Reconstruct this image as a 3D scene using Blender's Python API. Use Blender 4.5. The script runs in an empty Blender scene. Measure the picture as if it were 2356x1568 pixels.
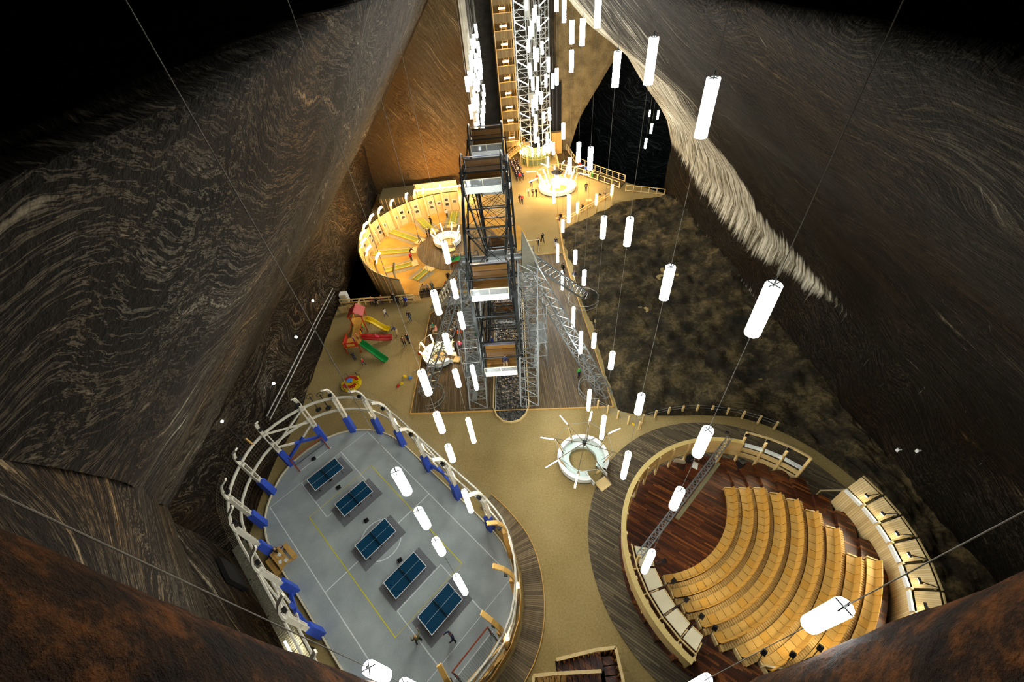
import bpy, bmesh, math, random
from mathutils import Vector, Matrix, noise
R = math.radians
random.seed(7)
scene = bpy.context.scene
COL = scene.collection

# ------------------------------------------------------------------ camera
FPX, PITCH, ROLL, CAMZ = 938.49, 0.772908, -0.113664, 32.83
_f = Vector((0, math.cos(PITCH), -math.sin(PITCH)))
_r = Vector((1, 0, 0)); _u = _r.cross(_f)
_r2 = math.cos(ROLL) * _r + math.sin(ROLL) * _u
_u2 = -math.sin(ROLL) * _r + math.cos(ROLL) * _u
CAM = Vector((0, 0, CAMZ))
cam_data = bpy.data.cameras.new('camera')
cam = bpy.data.objects.new('camera', cam_data); COL.objects.link(cam)
m = Matrix((_r2, _u2, -_f)).transposed().to_4x4(); m.translation = CAM
cam.matrix_world = m
cam_data.sensor_fit = 'HORIZONTAL'; cam_data.sensor_width = 36.0
cam_data.lens = FPX / 2356.0 * 36.0
cam_data.clip_start = 0.05; cam_data.clip_end = 500
cam_data.dof.use_dof = True; cam_data.dof.focus_distance = 32.0; cam_data.dof.aperture_fstop = 2.8
scene.camera = cam

# ------------------------------------------------------------------ world, exposure
w = bpy.data.worlds.new('mine_air'); scene.world = w; w.use_nodes = True
w.node_tree.nodes['Background'].inputs[0].default_value = (0.0, 0.0, 0.0, 1)
w.node_tree.nodes['Background'].inputs[1].default_value = 0.0
vs = scene.view_settings
vs.view_transform = 'Standard'; vs.look = 'None'; vs.exposure = 0.0; vs.gamma = 1.0; vs.use_curve_mapping = False
scene.cycles.max_bounces = 5; scene.cycles.diffuse_bounces = 2; scene.cycles.glossy_bounces = 2
scene.cycles.transmission_bounces = 3; scene.cycles.transparent_max_bounces = 6
scene.cycles.sample_clamp_indirect = 4.0
scene.cycles.use_adaptive_sampling = True; scene.cycles.adaptive_threshold = 0.1; scene.cycles.adaptive_min_samples = 12
scene.cycles.caustics_reflective = False; scene.cycles.caustics_refractive = False
COOL, WARM = (0.97, 1.0, 0.97), (1.0, 0.62, 0.24)
LAMP_E, WARM_E = 62.0, 70.0

# ------------------------------------------------------------------ helpers
def V(*a): return Vector(a)
def ray(px, py): return (px - 1178) / FPX * _r2 - (py - 784) / FPX * _u2 + _f
def G(px, py, z=0.0):
    "point of the place at height z seen at photo pixel (px, py)"
    d = ray(px, py); return CAM + d * ((z - CAMZ) / d.z)
def AY(px, py, Y):
    d = ray(px, py); return CAM+d*(Y/d.y)
def HZ(px, py, x, y):
    "height on the plumb line through (x, y) seen at pixel"
    d = ray(px, py); t = (d.x * x + d.y * y) / (d.x ** 2 + d.y ** 2); return CAMZ + t * d.z

class MB:
    def __init__(s): s.v = []; s.f = []; s.uv = None
    def quadbox(s, p):
        b = len(s.v); s.v += [Vector(q) for q in p]
        s.f += [tuple(b + i for i in q) for q in ((0,3,2,1),(4,5,6,7),(0,1,5,4),(1,2,6,5),(2,3,7,6),(3,0,4,7))]
        return s
    def box(s, c, d, rz=0.0, M=None):
        M = M or Matrix.Rotation(rz, 3, 'Z'); c = Vector(c); x, y, z = d[0]/2, d[1]/2, d[2]/2
        return s.quadbox([c + M @ Vector(q) for q in ((-x,-y,-z),(x,-y,-z),(x,y,-z),(-x,y,-z),(-x,-y,z),(x,-y,z),(x,y,z),(-x,y,z))])
    def bar(s, a, b, wd, ht=None, up=None):
        a, b = Vector(a), Vector(b); d = (b - a)
        if d.length < 1e-6: return s
        d.normalize(); up = Vector(up) if up else (Vector((0,0,1)) if abs(d.z) < .95 else Vector((0,1,0)))
        sd = d.cross(up).normalized(); u2 = sd.cross(d); ht = ht or wd
        sd = sd * wd / 2; u2 = u2 * ht / 2
        return s.quadbox([a-sd-u2, a+sd-u2, a+sd+u2, a-sd+u2, b-sd-u2, b+sd-u2, b+sd+u2, b-sd+u2])
    def strip(s, pts, wd, ht, closed=False, up=(0,0,1)):
        "rectangular section swept along a polyline"
        pts = [Vector(p) for p in pts]; n = len(pts); b = len(s.v); up = Vector(up)
        for i, p in enumerate(pts):
            q0 = pts[i-1] if (i or closed) else p; q1 = pts[(i+1) % n] if (i < n-1 or closed) else p
            d = (q1 - q0).normalized(); sd = d.cross(up).normalized() * wd/2; u2 = sd.cross(d).normalized() * ht/2
            s.v += [p-sd-u2, p+sd-u2, p+sd+u2, p-sd+u2]
        for i in range(n if closed else n-1):
            j = (i+1) % n
            for k in range(4): s.f.append((b+i*4+k, b+i*4+(k+1)%4, b+j*4+(k+1)%4, b+j*4+k))
        if not closed:
            s.f.append((b+3, b+2, b+1, b)); e = b+(n-1)*4; s.f.append((e, e+1, e+2, e+3))
        return s
    def tube(s, pts, r, n=6, closed=False, cap=True):
        pts = [Vector(p) for p in pts]; m_ = len(pts); b = len(s.v)
        rs = r if isinstance(r, (list, tuple)) else [r]*m_
        ref = None
        for i, p in enumerate(pts):
            q0 = pts[i-1] if (i or closed) else p; q1 = pts[(i+1) % m_] if (i < m_-1 or closed) else p
            d = (q1-q0).normalized()
            if ref is None: ref = Vector((0,0,1)) if abs(d.z) < .9 else Vector((1,0,0))
            sd = d.cross(ref).normalized(); u2 = sd.cross(d).normalized(); ref = u2
            for k in range(n):
                a = 2*math.pi*k/n; s.v.append(p + (sd*math.cos(a) + u2*math.sin(a))*rs[i])
        for i in range(m_ if closed else m_-1):
            j = (i+1) % m_
            for k in range(n): s.f.append((b+i*n+k, b+i*n+(k+1)%n, b+j*n+(k+1)%n, b+j*n+k))
        if cap and not closed:
            s.f.append(tuple(b+k for k in range(n))[::-1]); s.f.append(tuple(b+(m_-1)*n+k for k in range(n)))
        return s
    def prism(s, poly, z0, z1):
        b = len(s.v); n = len(poly)
        s.v += [Vector((p[0], p[1], z0)) for p in poly] + [Vector((p[0], p[1], z1)) for p in poly]
        s.f.append(tuple(b+i for i in range(n))[::-1]); s.f.append(tuple(b+n+i for i in range(n)))
        for i in range(n): j = (i+1) % n; s.f.append((b+i, b+j, b+n+j, b+n+i))
        return s
    def lathe(s, prof, n=24, c=(0,0,0), a0=0.0, a1=2*math.pi):
        c = Vector(c); b = len(s.v); full = abs(a1-a0-2*math.pi) < 1e-6; cols = n if full else n+1; k = len(prof)
        for i in range(cols):
            a = a0 + (a1-a0)*i/n
            for r, z in prof: s.v.append(c + Vector((r*math.cos(a), r*math.sin(a), z)))
        for i in range(n):
            j = (i+1) % cols
            for q in range(k-1): s.f.append((b+i*k+q, b+j*k+q, b+j*k+q+1, b+i*k+q+1))
        return s
    def sector(s, c, r0, r1, a0, a1, z0, z1, n=24):
        c = Vector((c[0], c[1], 0)); s_ = s
        prof = [(r0,z0),(r1,z0),(r1,z1),(r0,z1),(r0,z0)]
        b = len(s.v); s.lathe(prof, n, c, a0, a1)
        if abs(a1-a0) < 2*math.pi-1e-6:
            s.f.append((b, b+1, b+2, b+3)); e = b+n*5; s.f.append((e+3, e+2, e+1, e))
        return s
    def ball(s, c, r, n=8, m_=6, sc=(1,1,1)):
        c = Vector(c); b = len(s.v)
        for i in range(m_+1):
            t = math.pi*i/m_
            for k in range(n):
                a = 2*math.pi*k/n
                s.v.append(c + Vector((r*sc[0]*math.sin(t)*math.cos(a), r*sc[1]*math.sin(t)*math.sin(a), r*sc[2]*math.cos(t))))
        for i in range(m_):
            for k in range(n): s.f.append((b+i*n+k, b+(i+1)*n+k, b+(i+1)*n+(k+1)%n, b+i*n+(k+1)%n))
        return s
    def mesh(s, name, o=(0,0,0)):
        me = bpy.data.meshes.new(name); o = Vector(o)
        me.from_pydata([tuple(p-o) for p in s.v], [], s.f); me.update(); return me
    def build(s, name, mt, parent=None, o=(0,0,0), smooth=False, label=None):
        me = s.mesh(name, o); ob = bpy.data.objects.new(name, me); COL.objects.link(ob)
        me.materials.append(mt)
        if smooth: me.polygons.foreach_set('use_smooth', [True]*len(me.polygons))
        if parent: ob.parent = parent
        else: ob.location = o
        if label: ob['label'] = label
        return ob

def root(name, loc, label, cat, group=None, rz=0.0):
    o = bpy.data.objects.new(name, None); COL.objects.link(o); o.empty_display_size = .2
    o.location = loc; o.rotation_euler = (0, 0, rz); o['label'] = label; o['category'] = cat
    if group: o['group'] = group
    return o
def tag(o, label, cat, group=None):
    o['label'] = label; o['category'] = cat
    if group: o['group'] = group
    return o
def struct(o, label=None):
    o['kind'] = 'structure'
    if label: o['label'] = label
    return o
def inst(name, me, parent, loc=(0,0,0), rot=(0,0,0), scale=None):
    o = bpy.data.objects.new(name, me); COL.objects.link(o); o.parent = parent
    o.location = loc; o.rotation_euler = rot
    if scale: o.scale = scale
    return o
def clone(o, parent=None):
    c = o.copy(); COL.objects.link(c)
    if parent: c.parent = parent
    for ch in list(o.children): clone(ch, c)
    return c
def meshmat(mb, name, mt, smooth=False):
    me = mb.mesh(name); me.materials.append(mt)
    if smooth: me.polygons.foreach_set('use_smooth', [True]*len(me.polygons))
    return me

# ------------------------------------------------------------------ materials
MATS = {}
def _new(name):
    mt = bpy.data.materials.new(name); mt.use_nodes = True; nt = mt.node_tree
    return mt, nt, nt.nodes['Principled BSDF']
def N(nt, t, **k):
    n = nt.nodes.new(t)
    for a, b in k.items():
        if a.startswith('i_'): n.inputs[int(a[2:])].default_value = b
        else: setattr(n, a, b)
    return n
def ramp(nt, stops):
    n = nt.nodes.new('ShaderNodeValToRGB'); e = n.color_ramp.elements
    while len(e) > 1: e.remove(e[-1])
    e[0].position = stops[0][0]; e[0].color = (*stops[0][1], 1)
    for p, c in stops[1:]: q = e.new(p); q.color = (*c, 1)
    return n
def srgb(*c): return tuple(((x/255)/12.92 if x/255 <= .04045 else ((x/255+.055)/1.055)**2.4) for x in c)
def plain(name, c, rough=.6, metal=0.0, var=.15, scale=6.0, bump=0.0, spec=.4):
    if name in MATS: return MATS[name]
    mt, nt, p = _new(name); L = nt.links.new
    tc = N(nt, 'ShaderNodeTexCoord'); nz = N(nt, 'ShaderNodeTexNoise'); nz.inputs['Scale'].default_value = scale; nz.inputs['Detail'].default_value = 4
    L(tc.outputs['Object'], nz.inputs['Vector'])
    rp = ramp(nt, [(.3, tuple(x*(1-var) for x in c)), (.7, tuple(min(1, x*(1+var)) for x in c))])
    L(nz.outputs['Fac'], rp.inputs[0]); L(rp.outputs[0], p.inputs['Base Color'])
    p.inputs['Roughness'].default_value = rough; p.inputs['Metallic'].default_value = metal
    p.inputs['Specular IOR Level'].default_value = spec
    if bump:
        b = N(nt, 'ShaderNodeBump'); b.inputs['Strength'].default_value = bump; b.inputs['Distance'].default_value = .05
        L(nz.outputs['Fac'], b.inputs['Height']); L(b.outputs[0], p.inputs['Normal'])
    MATS[name] = mt; return mt
def emit(name, c, e):
    if name in MATS: return MATS[name]
    mt, nt, p = _new(name)
    p.inputs['Base Color'].default_value = (*[min(1, x) for x in c], 1)
    p.inputs['Emission Color'].default_value = (*c, 1); p.inputs['Emission Strength'].default_value = e
    p.inputs['Roughness'].default_value = .4
    MATS[name] = mt; return mt
def planks(name, cols, wd, length, ang=0.0, rough=.6, gap=.07, bump=.6, coord='Object', spec=.3):
    "boards of width wd running along local y (turned by ang)"
    if name in MATS: return MATS[name]
    mt, nt, p = _new(name); L = nt.links.new
    tc = N(nt, 'ShaderNodeTexCoord'); mp = N(nt, 'ShaderNodeMapping'); mp.inputs['Rotation'].default_value = (0, 0, ang)
    L(tc.outputs[coord], mp.inputs[0]); sp = N(nt, 'ShaderNodeSeparateXYZ'); L(mp.outputs[0], sp.inputs[0])
    dv = N(nt, 'ShaderNodeMath', operation='DIVIDE'); dv.inputs[1].default_value = wd; L(sp.outputs[0], dv.inputs[0])
    fl = N(nt, 'ShaderNodeMath', operation='FLOOR'); L(dv.outputs[0], fl.inputs[0])
    fr = N(nt, 'ShaderNodeMath', operation='FRACT'); L(dv.outputs[0], fr.inputs[0])
    wn0 = N(nt, 'ShaderNodeTexWhiteNoise', noise_dimensions='1D'); L(fl.outputs[0], wn0.inputs['W'])
    yo = N(nt, 'ShaderNodeMath', operation='DIVIDE'); yo.inputs[1].default_value = length; L(sp.outputs[1], yo.inputs[0])
    ad = N(nt, 'ShaderNodeMath', operation='ADD'); L(yo.outputs[0], ad.inputs[0]); L(wn0.outputs[0], ad.inputs[1])
    fy = N(nt, 'ShaderNodeMath', operation='FLOOR'); L(ad.outputs[0], fy.inputs[0])
    cb = N(nt, 'ShaderNodeCombineXYZ'); L(fl.outputs[0], cb.inputs[0]); L(fy.outputs[0], cb.inputs[1])
    wn = N(nt, 'ShaderNodeTexWhiteNoise', noise_dimensions='2D'); L(cb.outputs[0], wn.inputs['Vector'])
    nz = N(nt, 'ShaderNodeTexNoise'); nz.inputs['Scale'].default_value = 1.2; nz.inputs['Detail'].default_value = 5
    mp2 = N(nt, 'ShaderNodeMapping'); mp2.inputs['Scale'].default_value = (6, .5, 1); L(mp.outputs[0], mp2.inputs[0]); L(mp2.outputs[0], nz.inputs['Vector'])
    mx = N(nt, 'ShaderNodeMath', operation='MULTIPLY_ADD'); mx.inputs[1].default_value = .45; L(nz.outputs['Fac'], mx.inputs[0])
    m2 = N(nt, 'ShaderNodeMath', operation='MULTIPLY'); m2.inputs[1].default_value = .55; L(wn.outputs[0], m2.inputs[0]); L(m2.outputs[0], mx.inputs[2])
    rp = ramp(nt, [(.12 + .76*i/(len(cols)-1), c) for i, c in enumerate(cols)]); L(mx.outputs[0], rp.inputs[0])
    gp = N(nt, 'ShaderNodeMath', operation='GREATER_THAN'); gp.inputs[1].default_value = gap; L(fr.outputs[0], gp.inputs[0])
    mc = N(nt, 'ShaderNodeMix', data_type='RGBA'); L(gp.outputs[0], mc.inputs['Factor'])
    mc.inputs['A'].default_value = (*[x*.35 for x in cols[0]], 1); L(rp.outputs[0], mc.inputs['B'])
    L(mc.outputs['Result'], p.inputs['Base Color']); p.inputs['Roughness'].default_value = rough; p.inputs['Specular IOR Level'].default_value = spec
    b = N(nt, 'ShaderNodeBump'); b.inputs['Strength'].default_value = bump; b.inputs['Distance'].default_value = .02
    L(gp.outputs[0], b.inputs['Height']); L(b.outputs[0], p.inputs['Normal'])
    MATS[name] = mt; return mt
def strata(name, dark, mid, light, sc=(1,1), rot=0.0, dist=6.0, wscale=.35, tint=None, crust=False, thin=.62, rough=.75, veins=9.0, vein_s=.7):
    "salt rock with folded layers; UV in metres: u along the mine, v up the face"
    mt, nt, p = _new(name); L = nt.links.new
    uv = N(nt, 'ShaderNodeUVMap'); mp = N(nt, 'ShaderNodeMapping'); mp.inputs['Rotation'].default_value = (0, 0, rot); mp.inputs['Scale'].default_value = (sc[0], sc[1], 1)
    L(uv.outputs[0], mp.inputs[0])
    big = N(nt, 'ShaderNodeTexNoise'); big.inputs['Scale'].default_value = .055; big.inputs['Detail'].default_value = 2; big.inputs['Distortion'].default_value = .8
    L(mp.outputs[0], big.inputs['Vector'])
    med = N(nt, 'ShaderNodeTexNoise'); med.inputs['Scale'].default_value = .45; med.inputs['Detail'].default_value = 3; med.inputs['Roughness'].default_value = .65; L(mp.outputs[0], med.inputs['Vector'])
    def sc_(nd, k):
        s_ = N(nt, 'ShaderNodeVectorMath', operation='SCALE'); s_.inputs['Scale'].default_value = k; L(nd.outputs['Color'], s_.inputs[0]); return s_
    a1 = N(nt, 'ShaderNodeVectorMath', operation='ADD'); L(mp.outputs[0], a1.inputs[0]); L(sc_(big, dist*4.5).outputs[0], a1.inputs[1])
    a2 = N(nt, 'ShaderNodeVectorMath', operation='ADD'); L(a1.outputs[0], a2.inputs[0]); L(sc_(med, dist*.16).outputs[0], a2.inputs[1])
    wv = N(nt, 'ShaderNodeTexNoise', noise_dimensions='3D'); wv.inputs['Scale'].default_value = wscale; wv.inputs['Detail'].default_value = 5; wv.inputs['Roughness'].default_value = .72
    st = N(nt, 'ShaderNodeMapping'); st.inputs['Scale'].default_value = (.042, 3.2, 1); L(a2.outputs[0], st.inputs[0]); L(st.outputs[0], wv.inputs['Vector'])
    fine = N(nt, 'ShaderNodeTexNoise'); fine.inputs['Scale'].default_value = 4; fine.inputs['Detail'].default_value = 3; fine.inputs['Roughness'].default_value = .7; L(uv.outputs[0], fine.inputs['Vector'])
    fm = N(nt, 'ShaderNodeMath', operation='MULTIPLY_ADD'); L(fine.outputs['Fac'], fm.inputs[0]); fm.inputs[1].default_value = .22; fm.inputs[2].default_value = -.11
    fs = N(nt, 'ShaderNodeMath', operation='ADD'); L(fm.outputs[0], fs.inputs[0]); L(wv.outputs['Fac'], fs.inputs[1])
    rp = ramp(nt, [(.36, dark), (.50, tuple(x*.75 for x in mid)), (thin-.05, mid), (thin+.05, light), (.80, light)])
    L(fs.outputs[0], rp.inputs[0])
    # thin crinkled salt veins: contour lines of the layer field
    ln = N(nt, 'ShaderNodeMath', operation='MULTIPLY'); ln.inputs[1].default_value = veins; L(wv.outputs['Fac'], ln.inputs[0])
    pp = N(nt, 'ShaderNodeMath', operation='PINGPONG'); pp.inputs[1].default_value = .5; L(ln.outputs[0], pp.inputs[0])
    fj = N(nt, 'ShaderNodeMath', operation='MULTIPLY_ADD'); L(fine.outputs['Fac'], fj.inputs[0]); fj.inputs[1].default_value = -.5; L(pp.outputs[0], fj.inputs[2])
    vr = ramp(nt, [(.08, (0,)*3), (.26, (1,)*3)]); L(fj.outputs[0], vr.inputs[0])
    # patchy strength of the layering
    pt = N(nt, 'ShaderNodeTexNoise'); pt.inputs['Scale'].default_value = .12; pt.inputs['Detail'].default_value = 3; L(uv.outputs[0], pt.inputs['Vector'])
    pr_ = ramp(nt, [(.35, (.25,)*3), (.65, (1,)*3)]); L(pt.outputs['Fac'], pr_.inputs[0])
    mc = N(nt, 'ShaderNodeMix', data_type='RGBA'); L(pr_.outputs[0], mc.inputs['Factor']); mc.inputs['A'].default_value = (*[(a+b)/2 for a, b in zip(dark, mid)], 1); L(rp.outputs[0], mc.inputs['B'])
    vm = N(nt, 'ShaderNodeMath', operation='MULTIPLY'); L(vr.outputs[0], vm.inputs[0]); L(pr_.outputs[0], vm.inputs[1])
    vmx = N(nt, 'ShaderNodeMix', data_type='RGBA'); L(vm.outputs[0], vmx.inputs['Factor']); L(mc.outputs['Result'], vmx.inputs['A']); vmx.inputs['B'].default_value = (*[x*vein_s for x in light], 1)
    out = vmx.outputs['Result']
    if tint:
        tn = N(nt, 'ShaderNodeTexNoise'); tn.inputs['Scale'].default_value = .09; tn.inputs['Detail'].default_value = 4; L(uv.outputs[0], tn.inputs['Vector'])
        tr = ramp(nt, [(.42, (0,)*3), (.66, (1,)*3)]); L(tn.outputs['Fac'], tr.inputs[0])
        m3 = N(nt, 'ShaderNodeMix', data_type='RGBA', blend_type='MULTIPLY'); L(tr.outputs[0], m3.inputs['Factor']); L(out, m3.inputs['A']); m3.inputs['B'].default_value = (*tint, 1)
        out = m3.outputs['Result']
    if crust:
        at = N(nt, 'ShaderNodeAttribute'); at.attribute_name = 'crust'
        cs = N(nt, 'ShaderNodeMapping'); cs.inputs['Scale'].default_value = (2.2, .22, 1); L(uv.outputs[0], cs.inputs[0])
        cn = N(nt, 'ShaderNodeTexNoise'); cn.inputs['Scale'].default_value = 1.0; cn.inputs['Detail'].default_value = 4; cn.inputs['Roughness'].default_value = .7; L(cs.outputs[0], cn.inputs['Vector'])
        mu = N(nt, 'ShaderNodeMath', operation='MULTIPLY_ADD'); L(cn.outputs['Fac'], mu.inputs[0]); mu.inputs[1].default_value = 2.6; mu.inputs[2].default_value = -1.5
        sm = N(nt, 'ShaderNodeMath', operation='ADD'); L(mu.outputs[0], sm.inputs[0]); L(at.outputs['Fac'], sm.inputs[1])
        cr = ramp(nt, [(.25, (0,)*3), (.95, (1,)*3)]); L(sm.outputs[0], cr.inputs[0])
        ccol = ramp(nt, [(.35, srgb(104,96,68)), (.62, srgb(184,180,164))]); L(cn.outputs['Fac'], ccol.inputs[0])
        m4 = N(nt, 'ShaderNodeMix', data_type='RGBA'); L(cr.outputs[0], m4.inputs['Factor']); L(out, m4.inputs['A']); L(ccol.outputs[0], m4.inputs['B'])
        out = m4.outputs['Result']
    L(out, p.inputs['Base Color']); p.inputs['Roughness'].default_value = .9; p.inputs['Specular IOR Level'].default_value = .08
    b = N(nt, 'ShaderNodeBump'); b.inputs['Strength'].default_value = .5; b.inputs['Distance'].default_value = .12
    L(fine.outputs['Fac'], b.inputs['Height']); L(b.outputs[0], p.inputs['Normal'])
    MATS[name] = mt; return mt
def ground(name, c0, c1, c2, s1=.25, s2=9.0, bump=.5, rough=.9):
    mt, nt, p = _new(name); L = nt.links.new
    tc = N(nt, 'ShaderNodeTexCoord')
    n1 = N(nt, 'ShaderNodeTexNoise'); n1.inputs['Scale'].default_value = s1; n1.inputs['Detail'].default_value = 5; L(tc.outputs['Object'], n1.inputs['Vector'])
    n2 = N(nt, 'ShaderNodeTexNoise'); n2.inputs['Scale'].default_value = s2; n2.inputs['Detail'].default_value = 5; n2.inputs['Roughness'].default_value = .75; L(tc.outputs['Object'], n2.inputs['Vector'])
    av = N(nt, 'ShaderNodeMath', operation='MULTIPLY_ADD'); L(n1.outputs['Fac'], av.inputs[0]); av.inputs[1].default_value = .55
    hf = N(nt, 'ShaderNodeMath', operation='MULTIPLY'); hf.inputs[1].default_value = .45; L(n2.outputs['Fac'], hf.inputs[0]); L(hf.outputs[0], av.inputs[2])
    rp = ramp(nt, [(.38, c0), (.5, c1), (.62, c2)]); L(av.outputs[0], rp.inputs[0]); L(rp.outputs[0], p.inputs['Base Color'])
    p.inputs['Roughness'].default_value = rough; p.inputs['Specular IOR Level'].default_value = .25
    b = N(nt, 'ShaderNodeBump'); b.inputs['Strength'].default_value = bump; b.inputs['Distance'].default_value = .08; L(n2.outputs['Fac'], b.inputs['Height']); L(b.outputs[0], p.inputs['Normal'])
    MATS[name] = mt; return mt

pine = planks('pine_boards', [srgb(196,164,104), srgb(214,184,124), srgb(228,202,146)], .14, 2.5, rough=.55, gap=.05)
pine_p = plain('pale_pine', srgb(214,186,128), .55, var=.1, scale=2)
white_t = plain('white_stained_timber', srgb(214,208,190), .55, var=.08, scale=2)
warm_t = plain('golden_timber', srgb(206,160,84), .5, var=.15, scale=2)
seat_m = plain('golden_plywood', srgb(198,158,84), .45, var=.08, scale=1.5)
deck_m = planks('grey_deck_boards', [srgb(58,50,38), srgb(92,80,58), srgb(124,110,82)], .16, 1.6, ang=R(-50), gap=.16, rough=.65)
deck2_m = planks('brown_deck_boards', [srgb(70,56,36), srgb(98,80,52), srgb(120,100,68)], .17, 3.0, ang=0, gap=.14, rough=.55)
stage_m = planks('dark_red_stage_boards', [srgb(44,21,10), srgb(68,34,16), srgb(92,48,22), srgb(150,90,36)], .15, 2.2, ang=R(-50), gap=.12, rough=.4, spec=.5)
ridge_m = planks('ribbed_tread_boards', [srgb(176,134,66), srgb(196,154,80)], .09, 5, gap=.22, bump=.9)
white_m = plain('white_lacquer', srgb(228,232,226), .35, var=.03)
cream_m = plain('cream_panel', srgb(226,216,184), .4, var=.06, scale=1.5)
blue_m = plain('blue_padding', srgb(52,84,190), .6, var=.12, scale=3, bump=.15)
steel_m = plain('galvanised_steel', srgb(150,154,152), .4, .6, var=.15)
dark_m = plain('dark_steel', srgb(44,48,48), .4, .5, var=.2)
black_m = plain('black_plastic', srgb(18,18,20), .5, var=.2)
red_m = plain('red_paint', srgb(176,34,24), .45); yel_m = plain('yellow_plastic', srgb(232,196,20), .35, var=.05)
grn_m = plain('green_plastic', srgb(20,140,60), .35, var=.05); blu2_m = plain('sky_blue_plastic', srgb(70,130,210), .35, var=.05)
rust_m = plain('rust_red_steel', srgb(150,62,28), .5)
lamp_m = emit('pendant_glow', COOL, LAMP_E); warm_m = emit('warm_glow', WARM, WARM_E); coolt_m = emit('cool_tube_glow', COOL, LAMP_E)
cable_m = plain('steel_cable', srgb(120,116,104), .5, .4)
# ------------------------------------------------------------------ the mine: walls, floor, ceiling
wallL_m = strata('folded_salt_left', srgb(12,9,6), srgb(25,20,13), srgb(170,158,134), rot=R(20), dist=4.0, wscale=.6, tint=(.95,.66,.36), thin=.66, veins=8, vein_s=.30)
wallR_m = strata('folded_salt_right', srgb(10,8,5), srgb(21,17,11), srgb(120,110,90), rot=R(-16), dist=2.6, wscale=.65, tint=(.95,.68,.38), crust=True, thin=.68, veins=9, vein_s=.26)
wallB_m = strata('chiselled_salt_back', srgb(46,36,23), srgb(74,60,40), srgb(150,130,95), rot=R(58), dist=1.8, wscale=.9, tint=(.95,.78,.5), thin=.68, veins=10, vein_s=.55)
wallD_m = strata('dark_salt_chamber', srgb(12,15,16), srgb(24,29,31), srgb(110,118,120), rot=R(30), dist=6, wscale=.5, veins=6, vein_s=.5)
shaft_m = ground('grey_shaft_rock', srgb(40,37,31), srgb(52,48,40), srgb(66,60,48), s1=.8, s2=6)
rock_m = ground('rough_dark_rock', srgb(24,20,12), srgb(50,42,25), srgb(98,83,52), s1=.5, s2=3.4, bump=1.0)
gravel_m = ground('pale_salt_gravel', srgb(132,112,66), srgb(154,133,84), srgb(172,151,103), s1=.12, s2=7, bump=.35)
brown_m = ground('warm_tint_rock', srgb(17,10,6), srgb(42,25,11), srgb(88,52,21), s1=1.4, s2=6, bump=1.0)  # brown tone stands in for warm lamplight on the near rock
brown_m.node_tree.nodes['Principled BSDF'].inputs['Specular IOR Level'].default_value = .05
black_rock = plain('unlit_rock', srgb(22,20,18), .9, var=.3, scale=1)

def profile(pts, step=.7):
    out = []
    for (x0, z0), (x1, z1) in zip(pts, pts[1:]):
        n = max(1, int(math.hypot(x1-x0, z1-z0)/step))
        out += [(x0+(x1-x0)*i/n, z0+(z1-z0)*i/n) for i in range(n)]
    return out + [pts[-1]]
def rock_wall(name, pts, y0, y1, mt, amp=.35, step=.75, edge=None, crust=None, flip=False, near=None):
    pf = profile(pts); ny = int((y1-y0)/step); v = []; f = []; uv = []; cr = []
    arc = [0]
    for a, b in zip(pf, pf[1:]): arc.append(arc[-1]+math.hypot(b[0]-a[0], b[1]-a[1]))
    k = len(pf)
    for j in range(ny+1):
        for i, (x, z) in enumerate(pf):
            ya = near(z) if near else y0; y = ya+(y1-ya)*j/ny
            a = pf[max(0, i-1)]; b = pf[min(k-1, i+1)]; t = Vector((b[0]-a[0], b[1]-a[1])).normalized()
            q = Vector((x*.12, y*.12, z*.12)); d = amp*noise.noise(q) + amp*.4*noise.noise(q*4.1)
            dx = edge(y, z) if edge else 0.0
            v.append((x - t.y*d + dx, y, z + t.x*d*.4)); uv.append((y, arc[i])); cr.append(crust(y, z) if crust else 0.0)
    for j in range(ny):
        for i in range(k-1):
            q = (j*k+i, j*k+i+1, (j+1)*k+i+1, (j+1)*k+i); f.append(q[::-1] if flip else q)
    me = bpy.data.meshes.new(name); me.from_pydata(v, [], f); me.update()
    l = me.uv_layers.new(name='UVMap')
    l.data.foreach_set('uv', [c for lp in me.loops for c in uv[lp.vertex_index]])
    if crust:
        at = me.attributes.new('crust', 'FLOAT', 'POINT'); at.data.foreach_set('value', cr)
    me.polygons.foreach_set('use_smooth', [True]*len(me.polygons)); me.materials.append(mt)
    o = bpy.data.objects.new(name, me); COL.objects.link(o); return o
def flat_rock(name, polyfn, mt, nx, nz, amp=.25):
    "grid patch: polyfn(s,t) -> point, uv in metres"
    v = []; uv = []
    for j in range(nz+1):
        for i in range(nx+1):
            p = polyfn(i/nx, j/nz); q = p*.12; d = amp*noise.noise(q)+amp*.4*noise.noise(q*4.3)
            uv.append((p.x-p.y, p.z)); v.append((p.x, p.y+d, p.z))
    f = [(j*(nx+1)+i, j*(nx+1)+i+1, (j+1)*(nx+1)+i+1, (j+1)*(nx+1)+i) for j in range(nz) for i in range(nx)]
    me = bpy.data.meshes.new(name); me.from_pydata(v, [], f); me.update()
    l = me.uv_layers.new(name='UVMap'); l.data.foreach_set('uv', [c for lp in me.loops for c in uv[lp.vertex_index]])
    me.polygons.foreach_set('use_smooth', [True]*len(me.polygons)); me.materials.append(mt)
    o = bpy.data.objects.new(name, me); COL.objects.link(o); return o
def smooth01(a, b, x): t = max(0, min(1, (x-a)/(b-a))); return t*t*(3-2*t)

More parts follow.
